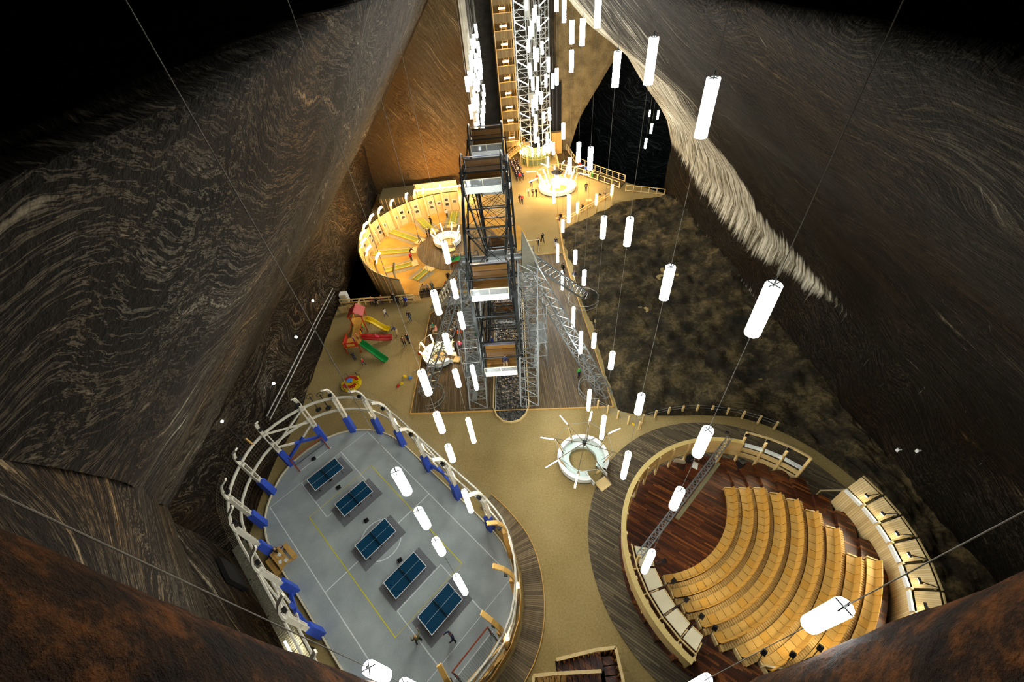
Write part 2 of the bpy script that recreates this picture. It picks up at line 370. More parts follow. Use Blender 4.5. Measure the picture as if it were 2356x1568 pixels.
def ledgeL(y, z):
    if z < 10.2: return -.7*(1-smooth01(20, 27, y))
    return (-1.7*(1-y/78)*smooth01(24, 31.6, z)) if z < 31.8 else 0
def nearL(z): return 12.2 if z < 9.7 else (12.2-(z-9.7)*.475 if z < 31.7 else -8)
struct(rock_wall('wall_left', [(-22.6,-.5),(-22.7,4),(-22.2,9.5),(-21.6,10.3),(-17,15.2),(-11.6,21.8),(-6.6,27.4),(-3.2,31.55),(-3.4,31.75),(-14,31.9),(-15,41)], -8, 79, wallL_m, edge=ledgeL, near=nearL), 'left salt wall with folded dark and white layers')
def crustR(y, z):
    lo = 7.3-.2*(y-25) if y < 39 else 4.5+.17*max(0, y-48)
    hi = 8.3+.14*max(0, y-25)+.9*max(0, y-39)
    q = smooth01(lo-.8, lo+1.4, z)*(1-smooth01(hi-1.0, hi+.8, z))*smooth01(20, 26, y)
    up = smooth01(-5, 6, y-(45-(z-15.3)*1.06))*smooth01(13, 17, z)*(.62-.012*max(0, z-18))
    foot = .72*(1-smooth01(.3, 2.4, z))*smooth01(31, 36, y)*(1-smooth01(58, 62, y))
    return max(q, up, foot)
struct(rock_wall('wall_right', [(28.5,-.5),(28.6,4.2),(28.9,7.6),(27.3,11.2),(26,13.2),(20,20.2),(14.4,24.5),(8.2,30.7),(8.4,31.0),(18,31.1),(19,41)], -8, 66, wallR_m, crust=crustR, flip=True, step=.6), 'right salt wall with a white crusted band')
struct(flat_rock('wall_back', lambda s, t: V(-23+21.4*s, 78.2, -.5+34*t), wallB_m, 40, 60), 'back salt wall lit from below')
m_ = MB(); m_.quadbox([V(-2.5,77.7,-.3), V(-1.5,77.7,-.3), V(-1.5,79,-.3), V(-2.5,79,-.3), V(-2.15,77.7,34), V(-1.15,77.7,34), V(-1.15,79,34), V(-2.15,79,34)])
struct(m_.build('trim_1', plain('pale_salt_edge', srgb(150,146,130), .8, var=.25, scale=1, bump=.4)), 'pale upright edge of the shaft recess')
struct(flat_rock('wall_recess', lambda s, t: V(-1.7+(18.0+min(11, 34*t*.55))*s, 92.5-.6*s, -.5+34.5*t), shaft_m, 26, 40), 'grey rock behind the stair shaft')
m_ = MB().quadbox([V(-1.7,78.4,-.5), V(-1.5,78.4,-.5), V(-1.5,93,-.5), V(-1.7,93,-.5), V(-1.7,78.4,36), V(-1.5,78.4,36), V(-1.5,93,36), V(-1.7,93,36)])
struct(m_.build('wall_recess_side', shaft_m), 'side of the shaft recess')
m_ = MB(); pl = [(15.2,-.5),(16.6,-.5),(18.7,6.1),(24.8,15.2),(26.5,20),(22,41),(14.4,41),(14.0,20),(14.6,10)]
b0 = len(m_.v); n_ = len(pl)
m_.v += [V(x, 89.6-.15*math.sin(z*.4), z) for x, z in pl] + [V(x, 93.2, z) for x, z in pl]
m_.f += [tuple(range(n_)), tuple(range(n_, 2*n_))[::-1]] + [(i, n_+i, n_+(i+1) % n_, (i+1) % n_) for i in range(n_)]
struct(m_.build('wall_pillar', ground('tan_salt_pillar', srgb(96,82,54), srgb(120,104,70), srgb(142,124,86), s1=.5, s2=5)), 'tan salt pillar beside the dark opening')
# the dark chamber beyond the opening
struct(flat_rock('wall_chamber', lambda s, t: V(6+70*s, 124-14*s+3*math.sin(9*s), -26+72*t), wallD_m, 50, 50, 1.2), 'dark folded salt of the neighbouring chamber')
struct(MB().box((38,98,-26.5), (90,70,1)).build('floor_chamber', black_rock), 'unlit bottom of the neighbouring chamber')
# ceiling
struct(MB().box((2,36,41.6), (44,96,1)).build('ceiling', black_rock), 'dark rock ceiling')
# near end: rock shoulders either side of the look-out and the low corner block
def jamb(name, c, r, a0, a1, tail, label):
    pts = [(c[0]+r*math.cos(a0+(a1-a0)*i/16), c[1]+r*math.sin(a0+(a1-a0)*i/16)) for i in range(17)] + tail
    v = []; f = []; nz = 60; k = len(pts)
    for j in range(nz+1):
        z = 20+22*j/nz
        for i, (x, y) in enumerate(pts):
            q = Vector((x*.8, y*.8, z*.6)); d = .05*noise.noise(q*1.4)+.03*noise.noise(q*4)
            n2 = Vector((x-c[0], y-c[1], 0)).normalized() if i < 17 else Vector((0,1,0)); v.append(Vector((x, y, z))+n2*d)
    for j in range(nz):
        for i in range(k-1): f.append((j*k+i, j*k+i+1, (j+1)*k+i+1, (j+1)*k+i))
    me = bpy.data.meshes.new(name); me.from_pydata([tuple(p) for p in v], [], f); me.update(); me.materials.append(brown_m)
    me.polygons.foreach_set('use_smooth', [True]*len(me.polygons))
    o = bpy.data.objects.new(name, me); COL.objects.link(o); return struct(o, label)
jamb('wall_near_left', (-4.8,-.4), 2.06, R(-60), R(90), [(-8,1.75),(-12,1.9),(-18,2.0)], 'brown rock shoulder left of the look-out, close by')
jamb('wall_near_right', (5.2,-1.0), 1.96, R(240), R(90), [(9,1.0),(14,1.1),(24,1.2)], 'brown rock shoulder right of the look-out, close by')
m_ = MB()
def corner_poly(s, t): return V(-23.0+12.5*s, 12.6-14.0*s, -.4+10.4*t)
struct(flat_rock('wall_near_corner', corner_poly, wallL_m, 24, 14, .4), 'low cut corner of the left wall')
def profL(z):
    P = [(-22.2,9.5),(-21.6,10.3),(-17,15.2),(-11.6,21.8),(-6.6,27.4),(-3.2,31.55),(-3.2,40)]
    for (x0, z0), (x1, z1) in zip(P, P[1:]):
        if z <= z1: return x0+(x1-x0)*(z-z0)/(z1-z0)
def hip(s, t):
    z = 9.5+22.2*t; y = 12.6-(z-9.7)*.465
    return V(profL(z)+ledgeL(y, z)-.4, y, z).lerp(V(-10.5,-1.2,9.5).lerp(V(-3.4,.9,31.9), t), s)
struct(flat_rock('wall_near_hip', hip, wallL_m, 24, 40, .4), 'overhanging near end of the left wall')
struct(MB().box((2,-8.2,20), (56,.4,44)).build('wall_near', black_rock), 'near end wall')
struct(MB().box((16.5,.4,10), (25,.4,20)).build('wall_near_foot', black_rock), 'lower near wall')
# niche in the corner block: flat slab coloured dark for its shade
m_ = MB(); a, b_ = V(-21.6,11.25,2.4), V(-20.2,9.7,2.4); dn = V(.09,.09,0)
m_.quadbox([a-dn, b_-dn, b_+dn, a+dn, a-dn+V(0,0,2.2), b_-dn+V(0,0,2.2), b_+dn+V(0,0,2.2), a+dn+V(0,0,2.2)])
struct(m_.build('niche_slab', black_rock), 'dark slab painted as an opening in the corner wall')

# floor
cx, cy, cr_ = -7.8, 55.6, 12.4
pit = [(-22.9,44.4), (-12.1,43.6)] + [(cx+cr_*math.cos(R(a)), cy+cr_*math.sin(R(a))) for a in range(248,149,-8)] + [(-22.9,63)]
fl = [(-25.5,-8),(-1.1,-8),(-1.1,3.55),(.42,3.62),(.42,4.25),(4.3,4.5),(4.3,-8),(29,-8),(29,65),(23.7,71.2),(19.6,77.2),(16.9,82.4),(16.4,93),(-1.8,93),(-1.8,78.6),(-22.9,78.6)] + pit[::-1]
struct(MB().prism(fl, -3.0, 0.0).build('floor', gravel_m), 'pale salt gravel floor of the mine')
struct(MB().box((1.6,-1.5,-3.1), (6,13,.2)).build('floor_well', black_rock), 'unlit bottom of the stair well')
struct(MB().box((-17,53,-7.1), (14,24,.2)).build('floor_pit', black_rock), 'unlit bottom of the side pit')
# rough rock ground between the promenade and the right wall
v = []; f = []; nx, ny = 70, 190
for j in range(ny+1):
    for i in range(nx+1):
        y = 1.0+63.3*j/ny
        xc = 14.6+math.sqrt(max(0, 11.95**2-(y-9.6)**2)) if y < 21.4 else 0
        x0 = 9.25 + (smooth01(56, 64.3, y)*11.0) + .25*noise.noise(Vector((0, y*.5, 3)))
        k = smooth01(20.3, 22.6, y); x0 = max(xc, 14.6)*(1-k)+x0*k
        x = x0 + (28.9-x0)*i/nx
        e = min(1, i/4)*min(1, (ny-j)/5)
        q = Vector((x*.22, y*.22, 1.7)); h = .55*noise.noise(q)+.45*abs(noise.noise(q*2.6))+.22*noise.noise(q*7)+.16*abs(noise.noise(q*15))
        v.append((x, y, -.06 + e*(.36+h*1.2) + .9*smooth01(24, 29, x)*e))
f = [(j*(nx+1)+i, j*(nx+1)+i+1, (j+1)*(nx+1)+i+1, (j+1)*(nx+1)+i) for j in range(ny) for i in range(nx)]
me = bpy.data.meshes.new('ground_rock'); me.from_pydata(v, [], f); me.update(); me.materials.append(rock_m)
me.polygons.foreach_set('use_smooth', [True]*len(me.polygons))
o = bpy.data.objects.new('ground_rock', me); COL.objects.link(o); struct(o, 'rough dark rock ground below the right wall')
# kerb of the promenade
kp = [V(9.7,59.6,.09), V(9.0,52,.09), V(8.75,47,.09), V(8.85,41.4,.09)]
struct(MB().strip(kp, .18, .2).build('trim_2', warm_t), 'wooden kerb at the edge of the promenade')

# ------------------------------------------------------------------ pendant lamps
KL = .9    # pendant scale
lampcap_m = emit('pendant_cap_glow', COOL, 6.0); lampcap_m.cycles.emission_sampling = 'NONE'
def lamp_mesh(L):
    L = L*KL
    r = .18*KL; m1 = MB().lathe([(r,-L),(r,0)], 10); ns = len(m1.f); m1.lathe([(0,-L),(r,-L)], 10).lathe([(r,0),(0.0,-.05)], 10); sh = meshmat(m1, 'shade', lamp_m)
    sh.materials.append(lampcap_m); sh.polygons.foreach_set('material_index', [0 if i < ns else 1 for i in range(len(sh.polygons))])
    sh.polygons.foreach_set('use_smooth', [i < ns for i in range(len(sh.polygons))])
    m2 = MB()
    for a in (R(20), R(110)):
        d = V(math.cos(a), math.sin(a), 0)*r*.95; m2.bar(-d+V(0,0,.0), d+V(0,0,.0), .022, .02)
    m2.tube([V(0,0,-.06), V(0,0,.16)], .022, 6)
    return sh, meshmat(m2, 'hanger_cross', dark_m)
SH = {1.5: lamp_mesh(1.5), 3.0: lamp_mesh(3.0)}
CABLE = meshmat(MB().tube([V(0,0,0), V(0,0,1)], .0095, 5), 'cable', cable_m)
def pendant(x, y, z, L, ztop, label, group):
    x, y, z = CAM+(V(x, y, z)-CAM)*KL
    if ztop < 40: ztop = CAMZ+(ztop-CAMZ)*KL
    o = root('pendant_lamp', (x, y, z), label, 'lamp', group)
    s, c = SH[L]; inst('shade', s, o); inst('hanger_cross', c, o)
    inst('cable', CABLE, o, (0,0,.1), scale=(1,1,max(.05, ztop-z-.1)))
    return o
WIRES = [
 (-4.69,2.01,[(19.6,1.5),(16.2,3.0)],'cable at the lower left edge'),
 (-4.41,7.14,[(20.35,1.5),(17.23,1.5),(14.03,1.5),(8.81,3.0)],'cable hanging over the ping-pong tables'),
 (-4.13,12.24,[(19.64,1.5),(16.48,1.5),(13.49,1.5),(8.09,3.0)],'cable beside the ball court'),
 (-3.83,17.56,[(19.99,1.5),(16.82,1.5),(13.67,1.5),(8.32,3.0)],'fourth cable of the left row'),
 (-3.54,22.99,[(19.70,1.5),(16.77,1.5),(13.86,1.5),(8.10,3.0)],'cable just left of the big wheel'),
 (8.1,54.3,[(21.6,1.5),(14.1,1.5),(9.0,3.0)],'cable eleventh of the right row'),
 (7.87,49.83,[(29.09,1.5),(22.96,1.5),(11.68,1.5),(2.05,3.0)],'cable tenth of the right row'),
 (7.61,44.12,[(28.9,1.5),(19.36,1.5),(8.71,1.5),(1.48,3.0)],'cable ninth of the right row'),
 (7.39,39.18,[(28.1,1.5),(26.20,1.5),(17.76,1.5),(14.11,3.0)],'cable eighth of the right row'),
 (7.16,34.14,[(28.74,1.5),(20.83,1.5),(10.80,1.5),(3.56,3.0)],'cable seventh of the right row'),
 (6.93,29.02,[(30.35,1.5),(22.22,1.5),(11.98,1.5),(4.70,3.0)],'cable sixth of the right row'),
 (6.68,23.44,[(28.60,1.5),(19.94,1.5),(9.70,1.5),(2.44,3.0)],'cable fifth of the right row'),
 (6.44,18.01,[(29.89,1.5),(22.69,1.5),(13.16,1.5),(5.99,3.0)],'cable fourth of the right row'),
 (6.18,12.30,[(29.77,1.5),(23.73,1.5),(16.02,1.5),(10.39,3.0)],'cable third of the right row'),
 (5.94,6.91,[(26.91,1.5),(21.14,1.5),(16.87,1.5),(9.91,3.0)],'cable over the amphitheatre stage'),
 (5.70,1.55,[(23.30,1.5),(13.10,3.0)],'cable at the lower right'),
 (8.43,62.3,[(11.56,1.5),(9.4,1.5),(5.4,1.5)],'cable over the far glowing booth'),
]
ORD = ['top', 'second', 'third', 'lowest long']
for x, y, ls, ph in WIRES:
    zt = 41.0
    for i, (z, L) in enumerate(ls):
        w_ = 'lowest long' if L == 3.0 else ('top' if i == 0 else ORD[i])
        pendant(x, y, z, L, zt, f'{w_} white lamp on the {ph}', 'hanging tube lamps'); zt = z-L
CL = [ (-0.06,69.0,25.28),(-0.50,69.0,24.19),(-0.81,69.0,23.72),(-0.04,69.0,23.36),(-0.49,69.0,22.03),(-0.78,69.0,21.33),(-1.09,67.5,22.65),(-1.23,65.0,22.56),(-0.01,69.0,21.42),(-0.16,69.0,20.73),(-0.55,69.0,19.76),(-0.71,69.0,18.95),(-1.27,64.1,21.60),(-1.54,59.3,21.80),(-1.80,54.6,22.22),(-1.08,67.6,19.98),(-1.16,66.1,19.67),(-1.32,63.2,18.92),(-1.51,59.8,18.81),(-1.03,68.5,17.19),(-1.15,66.4,16.84),(-1.79,54.7,19.31),(-1.27,64.1,15.78),(-1.52,59.6,15.93),(-1.80,54.5,16.32),(0.06,69.0,18.20),(-0.11,69.0,17.19),(-0.29,69.0,16.12),(-0.51,69.0,15.13),(-0.69,69.0,14.23),(-0.78,69.0,13.42),(-0.87,69.0,12.48),(-0.94,69.0,11.63)]
CR = [ (7.50,75.0,26.96),(8.75,75.0,26.01),(8.51,75.0,25.65),(8.91,73.0,24.91),(8.16,75.0,24.25),(7.79,75.0,23.59),(7.54,75.0,22.03),(8.42,75.0,21.05),(8.82,75.0,20.89),(8.66,67.5,22.79),(8.49,75.0,19.52),(7.57,75.0,19.09),(7.64,75.0,18.62),(8.28,59.0,22.38),(7.93,75.0,17.18),(8.79,75.0,17.10),(8.71,75.0,16.14),(8.56,75.0,15.32),(8.85,71.8,15.81),(8.24,75.0,14.64),(8.48,75.0,13.89),(7.83,75.0,14.07),(7.81,75.0,13.23),(8.46,63.0,19.86),(8.26,58.5,17.00),(8.66,67.4,14.13),(8.23,75.0,11.76),(8.27,75.0,10.68),(8.02,75.0,10.23),(7.99,75.0,9.13),(8.45,62.7,12.53),(8.54,75.0,8.18),(8.57,75.0,7.02)]
def spread(p, i):
    t = 1.0-.045*(i % 5) if p[1] >= 69 else 1.0
    return CAM+(Vector(p)-CAM)*t
NTH = ['topmost', 'second', 'third', 'fourth', 'fifth', 'sixth', 'seventh', 'eighth', 'ninth', 'tenth', 'eleventh', 'twelfth', 'thirteenth', 'fourteenth', 'fifteenth', 'sixteenth', 'seventeenth', 'eighteenth', 'nineteenth', 'twentieth']
NTH += ['twenty-'+w_ for w_ in ('first','second','third','fourth','fifth','sixth','seventh','eighth','ninth')] + ['thirtieth','thirty-first','thirty-second','lowest']
def vrank(pts):
    "rank of each lamp from the top as seen from the look-out"
    k = sorted(range(len(pts)), key=lambda i: -(pts[i][2]-CAMZ)/pts[i][1]); return {i: n for n, i in enumerate(k)}
CLR_, CRR_ = vrank(CL), vrank(CR)
def clab(where, i, rk): return f'white lamp in {where}, {NTH[rk[i]]} from above' if rk[i] not in (0, 32) else f'white lamp, {NTH[rk[i]]} one of {where}'
for i, p in enumerate(CL):
    x, y, z = spread(p, i)
    pendant(x, y, z, 1.5, 41.0, clab('the dense lamp cluster above the big wheel', i, CLR_), 'lamp cluster before the dark shaft wall')
for i, p in enumerate(CR):
    x, y, z = spread(p, i)
    pendant(x, y, z, 1.5, 41.0, clab('the lamp cluster before the lift tower', i, CRR_), 'lamp cluster before the lift tower')
for p, q, w_ in [((1496,252.5),(1495.3,265.6),'upper left'),((1515.5,253.6),(1514,273.6),'upper right'),((1500.3,284),(1499,307),'middle'),((1487.3,318.2),(1485.2,340.8),'lowest')]:
    a = ray(*p); b_ = ray(*q)
    # depth from the lamp's known length
    best = min((abs((CAM+a*t).z-HZ(*q, (CAM+a*t).x, (CAM+a*t).y)-1.5), t) for t in [60+i*.5 for i in range(140)])
    P = CAM+a*best[1]
    if P.y > 108: P = CAM+a*((108)/a.y)
    pendant(P.x, P.y, P.z, 1.5, 41, f'{w_} of the four small lamps in the dark chamber opening', 'lamps in the neighbouring chamber')
# ------------------------------------------------------------------ ball court (stadium plan, long axis U, short axis W)
CC = V(-12.05, 13.0, 0); UU = V(.678, -.735, 0).normalized(); WW = V(.735, .678, 0).normalized()
UANG = math.atan2(UU.y, UU.x)
def ct(u, v, z=0.0): return CC + UU*u + WW*v + V(0,0,z)
RIBS = [(-5.7,6.3),(-1.8,6.3),(2.1,6.3),(6.0,6.3),(8.5,5.75),(10.75,4.05),(12.05,1.7),(12.05,-1.7),(10.75,-4.05),(8.5,-5.75),
        (6.0,-6.3),(2.1,-6.3),(-1.8,-6.3),(-5.7,-6.3),(-8.5,-5.8),(-10.72,-4.1),(-12.1,-1.75),(-12.05,1.65),(-10.75,4.05),(-8.5,5.7)]
def rib_n(u, v):
    if abs(u) <= 6.05: n = V(0, 1 if v > 0 else -1, 0)
    else:
        s = 1 if u > 0 else -1; n = V(u-s*6.0, v*.95, 0).normalized()
    return (UU*n.x + WW*n.y).normalized()
def court_ring(off, z, dens=3):
    "closed outline through the ribs, moved outwards by off"
    out = []; n = len(RIBS)
    P = [ct(u, v)+rib_n(u, v)*off for u, v in RIBS]
    for i in range(n):
        p0, p1, p2, p3 = P[i-1], P[i], P[(i+1) % n], P[(i+2) % n]
        for k in range(dens):
            t = k/dens
            q = .5*((2*p1)+(p2-p0)*t+(2*p0-5*p1+4*p2-p3)*t*t+(3*p1-p0-3*p2+p3)*t**3); out.append(V(q.x, q.y, z))
    return out
court = root('ball_court', CC, 'grey carpeted ball court with white and yellow line markings', 'sports court')
carpet = ground('grey_sports_carpet', srgb(150,157,156), srgb(162,169,167), srgb(174,181,178), s1=.6, s2=14, bump=.1)
MB().prism([(p.x, p.y) for p in court_ring(-.02, 0)], -.02, .06).build('playing_surface', carpet, court, CC)
line_w = plain('white_line_paint', srgb(226,230,228), .6, var=.04); line_y = plain('yellow_line_paint', srgb(214,206,40), .6, var=.05)
def line(pts, mt, wd=.075, closed=False):
    MB().strip([ct(u, v, .064) for u, v in pts], wd, .008, closed).build('court_line', mt, court, CC)
hu, hv = 9.6, 4.9
line([(-hu,-hv),(hu,-hv),(hu,hv),(-hu,hv)], line_w, closed=True)
line([(0,-hv),(0,hv)], line_w)
for s in (-1, 1):
    a = s*(hu-4.6); line([(s*hu,-2.0),(a,-2.0),(a,2.0),(s*hu,2.0)], line_w)
    line([(a-s*1.35*math.sin(t), 1.35*math.cos(t)) for t in [math.pi*i/12 for i in range(13)]], line_w)
    line([(s*(hu+1.2),-1.7),(s*(hu+1.2),1.7)], line_w)
line([(1.6*math.cos(2*math.pi*i/28), 1.6*math.sin(2*math.pi*i/28)) for i in range(28)], line_w, closed=True)
line([(-6.15,-3.0),(6.15,-3.0),(6.15,3.1),(-6.15,3.1)], line_y, closed=True)
# table tennis tables and their mats
mat_m = planks('dark_grey_mat', [srgb(108,110,112), srgb(118,120,122)], .5, 1.2, gap=.02, bump=.1, rough=.8)
tt_top = plain('blue_green_table_top', srgb(18,62,88), .16, var=.1, scale=.6, spec=.6)
TT = [(-17.63,18.88),(-14.59,16.35),(-12.20,12.84),(-9.60,10.03),(-6.93,7.69)]
TTN = ['first (farthest)', 'second', 'middle', 'fourth', 'nearest']
TANG = .748154
top_me = meshmat(MB().box((0,0,.745), (1.34,1.5,.022)), 'table_half', tt_top)
edge = MB()
for a, b_ in (((-1.37,-.76),(1.37,-.76)),((1.37,-.76),(1.37,.76)),((1.37,.76),(-1.37,.76)),((-1.37,.76),(-1.37,-.76))): edge.bar(V(*a,.748), V(*b_,.748), .042, .024)
edge_me = meshmat(edge, 'edge_line', line_w)
mid_me = meshmat(MB().bar(V(-1.36,0,.7575), V(1.36,0,.7575), .013, .003), 'centre_line', line_w)
net_me = meshmat(MB().box((0,0,.83), (.012,1.78,.15)), 'net', plain('grey_net', srgb(40,48,54), .7))
leg_me = meshmat(MB().bar(V(0,0,0), V(0,0,.72), .045), 'leg', dark_m)
car_me = meshmat(MB().box((0,0,.38), (.3,.9,.06)).box((0,.4,.06), (.34,.06,.1)).box((0,-.4,.06), (.34,.06,.1)), 'undercarriage', black_m)
for i, (x, y) in enumerate(TT):
    mo = MB().box((0,0,.008), (3.75,2.15,.014)).build('floor_mat', mat_m); mo.location = (x, y, .062); mo.rotation_euler = (0,0,TANG)
    tag(mo, f'dark grey mat under the {TTN[i]} table tennis table', 'mat', 'mats under the tables')
    t = root('table_tennis_table', (x, y, .076), f'blue table tennis table with white edges, {TTN[i]} of the five in a row', 'table', 'table tennis tables', TANG)
    inst('table_half', top_me, t, (-.69,0,0)); inst('table_half', top_me, t, (.69,0,0)); inst('edge_line', edge_me, t); inst('centre_line', mid_me, t); inst('net', net_me, t); inst('undercarriage', car_me, t)
    for lx in (-1.1, 1.1):
        for ly in (-.6, .6): inst('leg', leg_me, t, (lx, ly, 0))
# ribs: padded post, double plank, curved tip, lamp
pad_me = meshmat(MB().quadbox([V(-.34,-.26,.02),V(.2,-.26,.02),V(.2,.26,.02),V(-.34,.26,.02),V(-.3,-.25,2.25),V(.18,-.25,2.25),V(.18,.25,2.25),V(-.3,.25,2.25)]), 'padding', blue_m)
foot_me = meshmat(MB().box((0,0,1.15), (.3,.36,2.3)), 'foot', warm_t)
pk = MB()
for s in (-1, 1): pk.box((0, s*.15, 3.6), (.3, .07, 2.9))
pk.box((0,0,2.45), (.26,.24,.3)).box((0,0,3.55), (.26,.24,.22)).box((0,0,4.9), (.26,.24,.24)); pk_me = meshmat(pk, 'post', white_t)
tip = [V(.12,0,4.7), V(.10,0,5.4), V(-.05,0,6.1), V(-.35,0,6.75), V(-.9,0,7.25)]
tp_me = meshmat(MB().strip(tip, .12, .26, up=(0,1,0)), 'curved_tip', white_t)
tp2_me = meshmat(MB().strip(tip, .12, .26, up=(0,1,0)), 'curved_tip', warm_t)
pk2_me = pk_me.copy(); pk2_me.materials[0] = warm_t
fl_me = meshmat(MB().box((-.28,0,5.85), (.22,.3,.2)).bar(V(-.2,0,5.85), V(.05,0,5.85), .05), 'floodlight', black_m)
tb_me = meshmat(MB().tube([V(.26,.1,2.7), V(.26,.1,3.7)], .05, 8), 'tube_light', emit('rib_tube_glow', (1,.80,.52), 50))
place_w = ['right long side, first from the far end','right long side, second','right long side, third','right long side, fourth','near end, first on the right','near end, second on the right','near end, right of the goal','near end, left of the goal','near end, second on the left','near end, first on the left',
 'left long side, nearest','left long side, second from the near end','left long side, by the picnic table','left long side, farthest','far end, first on the left','far end, second on the left','far end, left of the red goal','far end, right of the red goal','far end, second on the right','far end, first on the right']
for i, (u, v) in enumerate(RIBS):
    n = rib_n(u, v); p = ct(u, v)+n*.12
    near = u > 7.5
    o = root('court_rib', (p.x, p.y, 0), f'timber court rib, {place_w[i]}', 'post', 'ribs around the ball court', math.atan2(n.y, n.x))
    if not (u > 7.5 and v > -3): inst('padding', pad_me, o)
    else: inst('foot', foot_me, o)
    inst('post', pk2_me if near else pk_me, o); inst('curved_tip', tp2_me if near else tp_me, o); inst('floodlight', fl_me, o)
    if i in (0,1,2,3,4,5,6,19): inst('tube_light', tb_me, o)
# ring beams
for off, z, nm, lb in ((.3, 3.15, 'ring_beam', 'lower'), (.34, 4.85, 'ring_beam', 'upper')):
    o = MB().strip(court_ring(off, z, 3), .10, .24, closed=True).build(nm, white_t); tag(o, f'{lb} white timber ring beam running round the ball court ribs', 'beam', 'ring beams of the ball court')
o = MB().strip(court_ring(.05, .12, 2), .09, .16, closed=True).build('kick_rail', cream_m); tag(o, 'low cream kick rail round the edge of the ball court', 'rail')
# cross braces between the end ribs and on the long sides
def xbrace(i, j, lab, z0=.4, z1=4.8, pm=None, sm=None):
    pm = pm or blue_m; sm = sm or white_t
    a = ct(*RIBS[i])+rib_n(*RIBS[i])*.3; b_ = ct(*RIBS[j])+rib_n(*RIBS[j])*.3
    o = root('cross_brace', ((a.x+b_.x)/2, (a.y+b_.y)/2, 0), lab, 'brace', 'cross braces of the ball court'); c = V(*o.location)
    for s, e in ((a, b_), (b_, a)):
        lo = s+V(0,0,z0); hi = e+V(0,0,2.7); MB().bar(lo, lo.lerp(hi, .62), .22, .22).build('padded_strut' if pm is blue_m else 'lower_strut', pm, o, c)
        MB().bar(lo.lerp(hi, .62), hi, .12, .18).build('strut', sm, o, c)
        MB().bar(s+V(0,0,2.8), e+V(0,0,z1), .1, .16).build('strut', sm, o, c)
xbrace(16, 17, 'crossed struts behind the far red goal'); xbrace(1, 2, 'crossed blue struts in the right long side of the ball court')
xbrace(11, 12, 'crossed blue struts in the left long side of the ball court')
xbrace(6, 7, 'crossed tan struts behind the near goal', pm=warm_t, sm=warm_t)
# timber hoarding along the near end and right side
bd_m = planks('hoarding_boards', [srgb(186,146,84), srgb(204,166,102)], .18, 4, gap=.06, coord='Object')
hoard = root('hoarding', ct(10,3), 'curved tan board hoarding round the near end of the ball court', 'fence'); hc = V(*hoard.location)
rg = court_ring(.42, 0, 4)
for i in range(3*4, 10*4, 2):
    a, b_ = rg[i], rg[i+2]
    for z in (.25, .62, .99): MB().bar(a+V(0,0,z), b_+V(0,0,z), .05, .33).build('board', warm_t, hoard, hc)
# board walk outside the near end
wk = MB(); r0, r1 = court_ring(.6, .0, 4), court_ring(1.95, .0, 4)
walk = root('board_walk', ct(9,6), 'curved walkway of weathered cross boards round the court end', 'walkway'); wc = V(*walk.location)
wk_ms = [plain('walk_board_a', srgb(110,94,66), .7), plain('walk_board_b', srgb(92,78,54), .7), plain('walk_board_c', srgb(126,108,78), .7)]
pcs = []
for i in range(10, 31):
    for k in range(7):
        t0, t1 = (k+.06)/7, (k+.94)/7
        a, b_, c, d = r0[i].lerp(r0[i+1], t0), r1[i].lerp(r1[i+1], t0), r1[i].lerp(r1[i+1], t1), r0[i].lerp(r0[i+1], t1)
        z = V(0,0,.09+random.uniform(-.006,.006)); h = V(0,0,.06)
        MB().quadbox([a, b_, c, d, a+z, b_+z, c+z, d+z]).build('board', random.choice(wk_ms), walk, wc)
MB().strip([p+V(0,0,.06) for p in court_ring(2.0,0,4)[10:32]], .06, .12).build('edge_board', warm_t, walk, wc)
# safety net hung between the ribs
net_o = root('court_net', ct(0,0,0), 'thin grey safety net hung round the ball court ribs', 'net'); net_mt = plain('net_cord', srgb(120,112,92), .8)
nr = court_ring(.46, 0, 4)
for i in range(0, 80, 4):
    m_ = MB()
    for k in range(4):
        for q in range(3): p = nr[i+k].lerp(nr[(i+k+1) % 80], q/3); m_.bar(p+V(0,0,2.2), p+V(0,0,6.2), .006)
    for z in range(14): m_.strip([nr[(i+k) % 80]+V(0,0,2.2+z*.3) for k in range(5)], .006, .006)
    m_.build('net_panel', net_mt, net_o, CC)
# goals
def goal(c, ang, mt, lab):
    o = root('goal', c, lab, 'goal', 'court goals', ang); f_ = MB()
    for s in (-1, 1): MB().tube([V(0,s*1.5,0), V(0,s*1.5,2)], .045, 8).build('goal_post', mt, o)
    MB().tube([V(0,-1.54,2), V(0,1.54,2)], .045, 8).build('crossbar', mt, o)
    b = MB()
    for s in (-1, 1): b.tube([V(0,s*1.5,2), V(.35,s*1.5,2), V(.9,s*1.5,.04), V(0,s*1.5,.04)], .022, 6)
    b.tube([V(.9,-1.5,.04), V(.9,1.5,.04)], .022, 6); b.build('back_frame', dark_m, o)
    n_ = MB()
    for i in range(21):
        y = -1.5+3*i/20; n_.bar(V(.35,y,1.98), V(.9,y,.05), .008)
    for i in range(12):
        t = i/11; n_.bar(V(.35+.55*t,-1.5,1.98-1.93*t), V(.35+.55*t,1.5,1.98-1.93*t), .008)
    nn = n_.build('net', plain('goal_net', srgb(60,66,58), .8), o)
    return o
goal(tuple(ct(-10.75, -.05, .06)), UANG+math.pi, rust_m, 'rust red goal with dark net at the far end of the court')
goal(tuple(ct(10.85, 0, .06)), UANG, rust_m, 'rust red goal with grey net at the near end of the court')
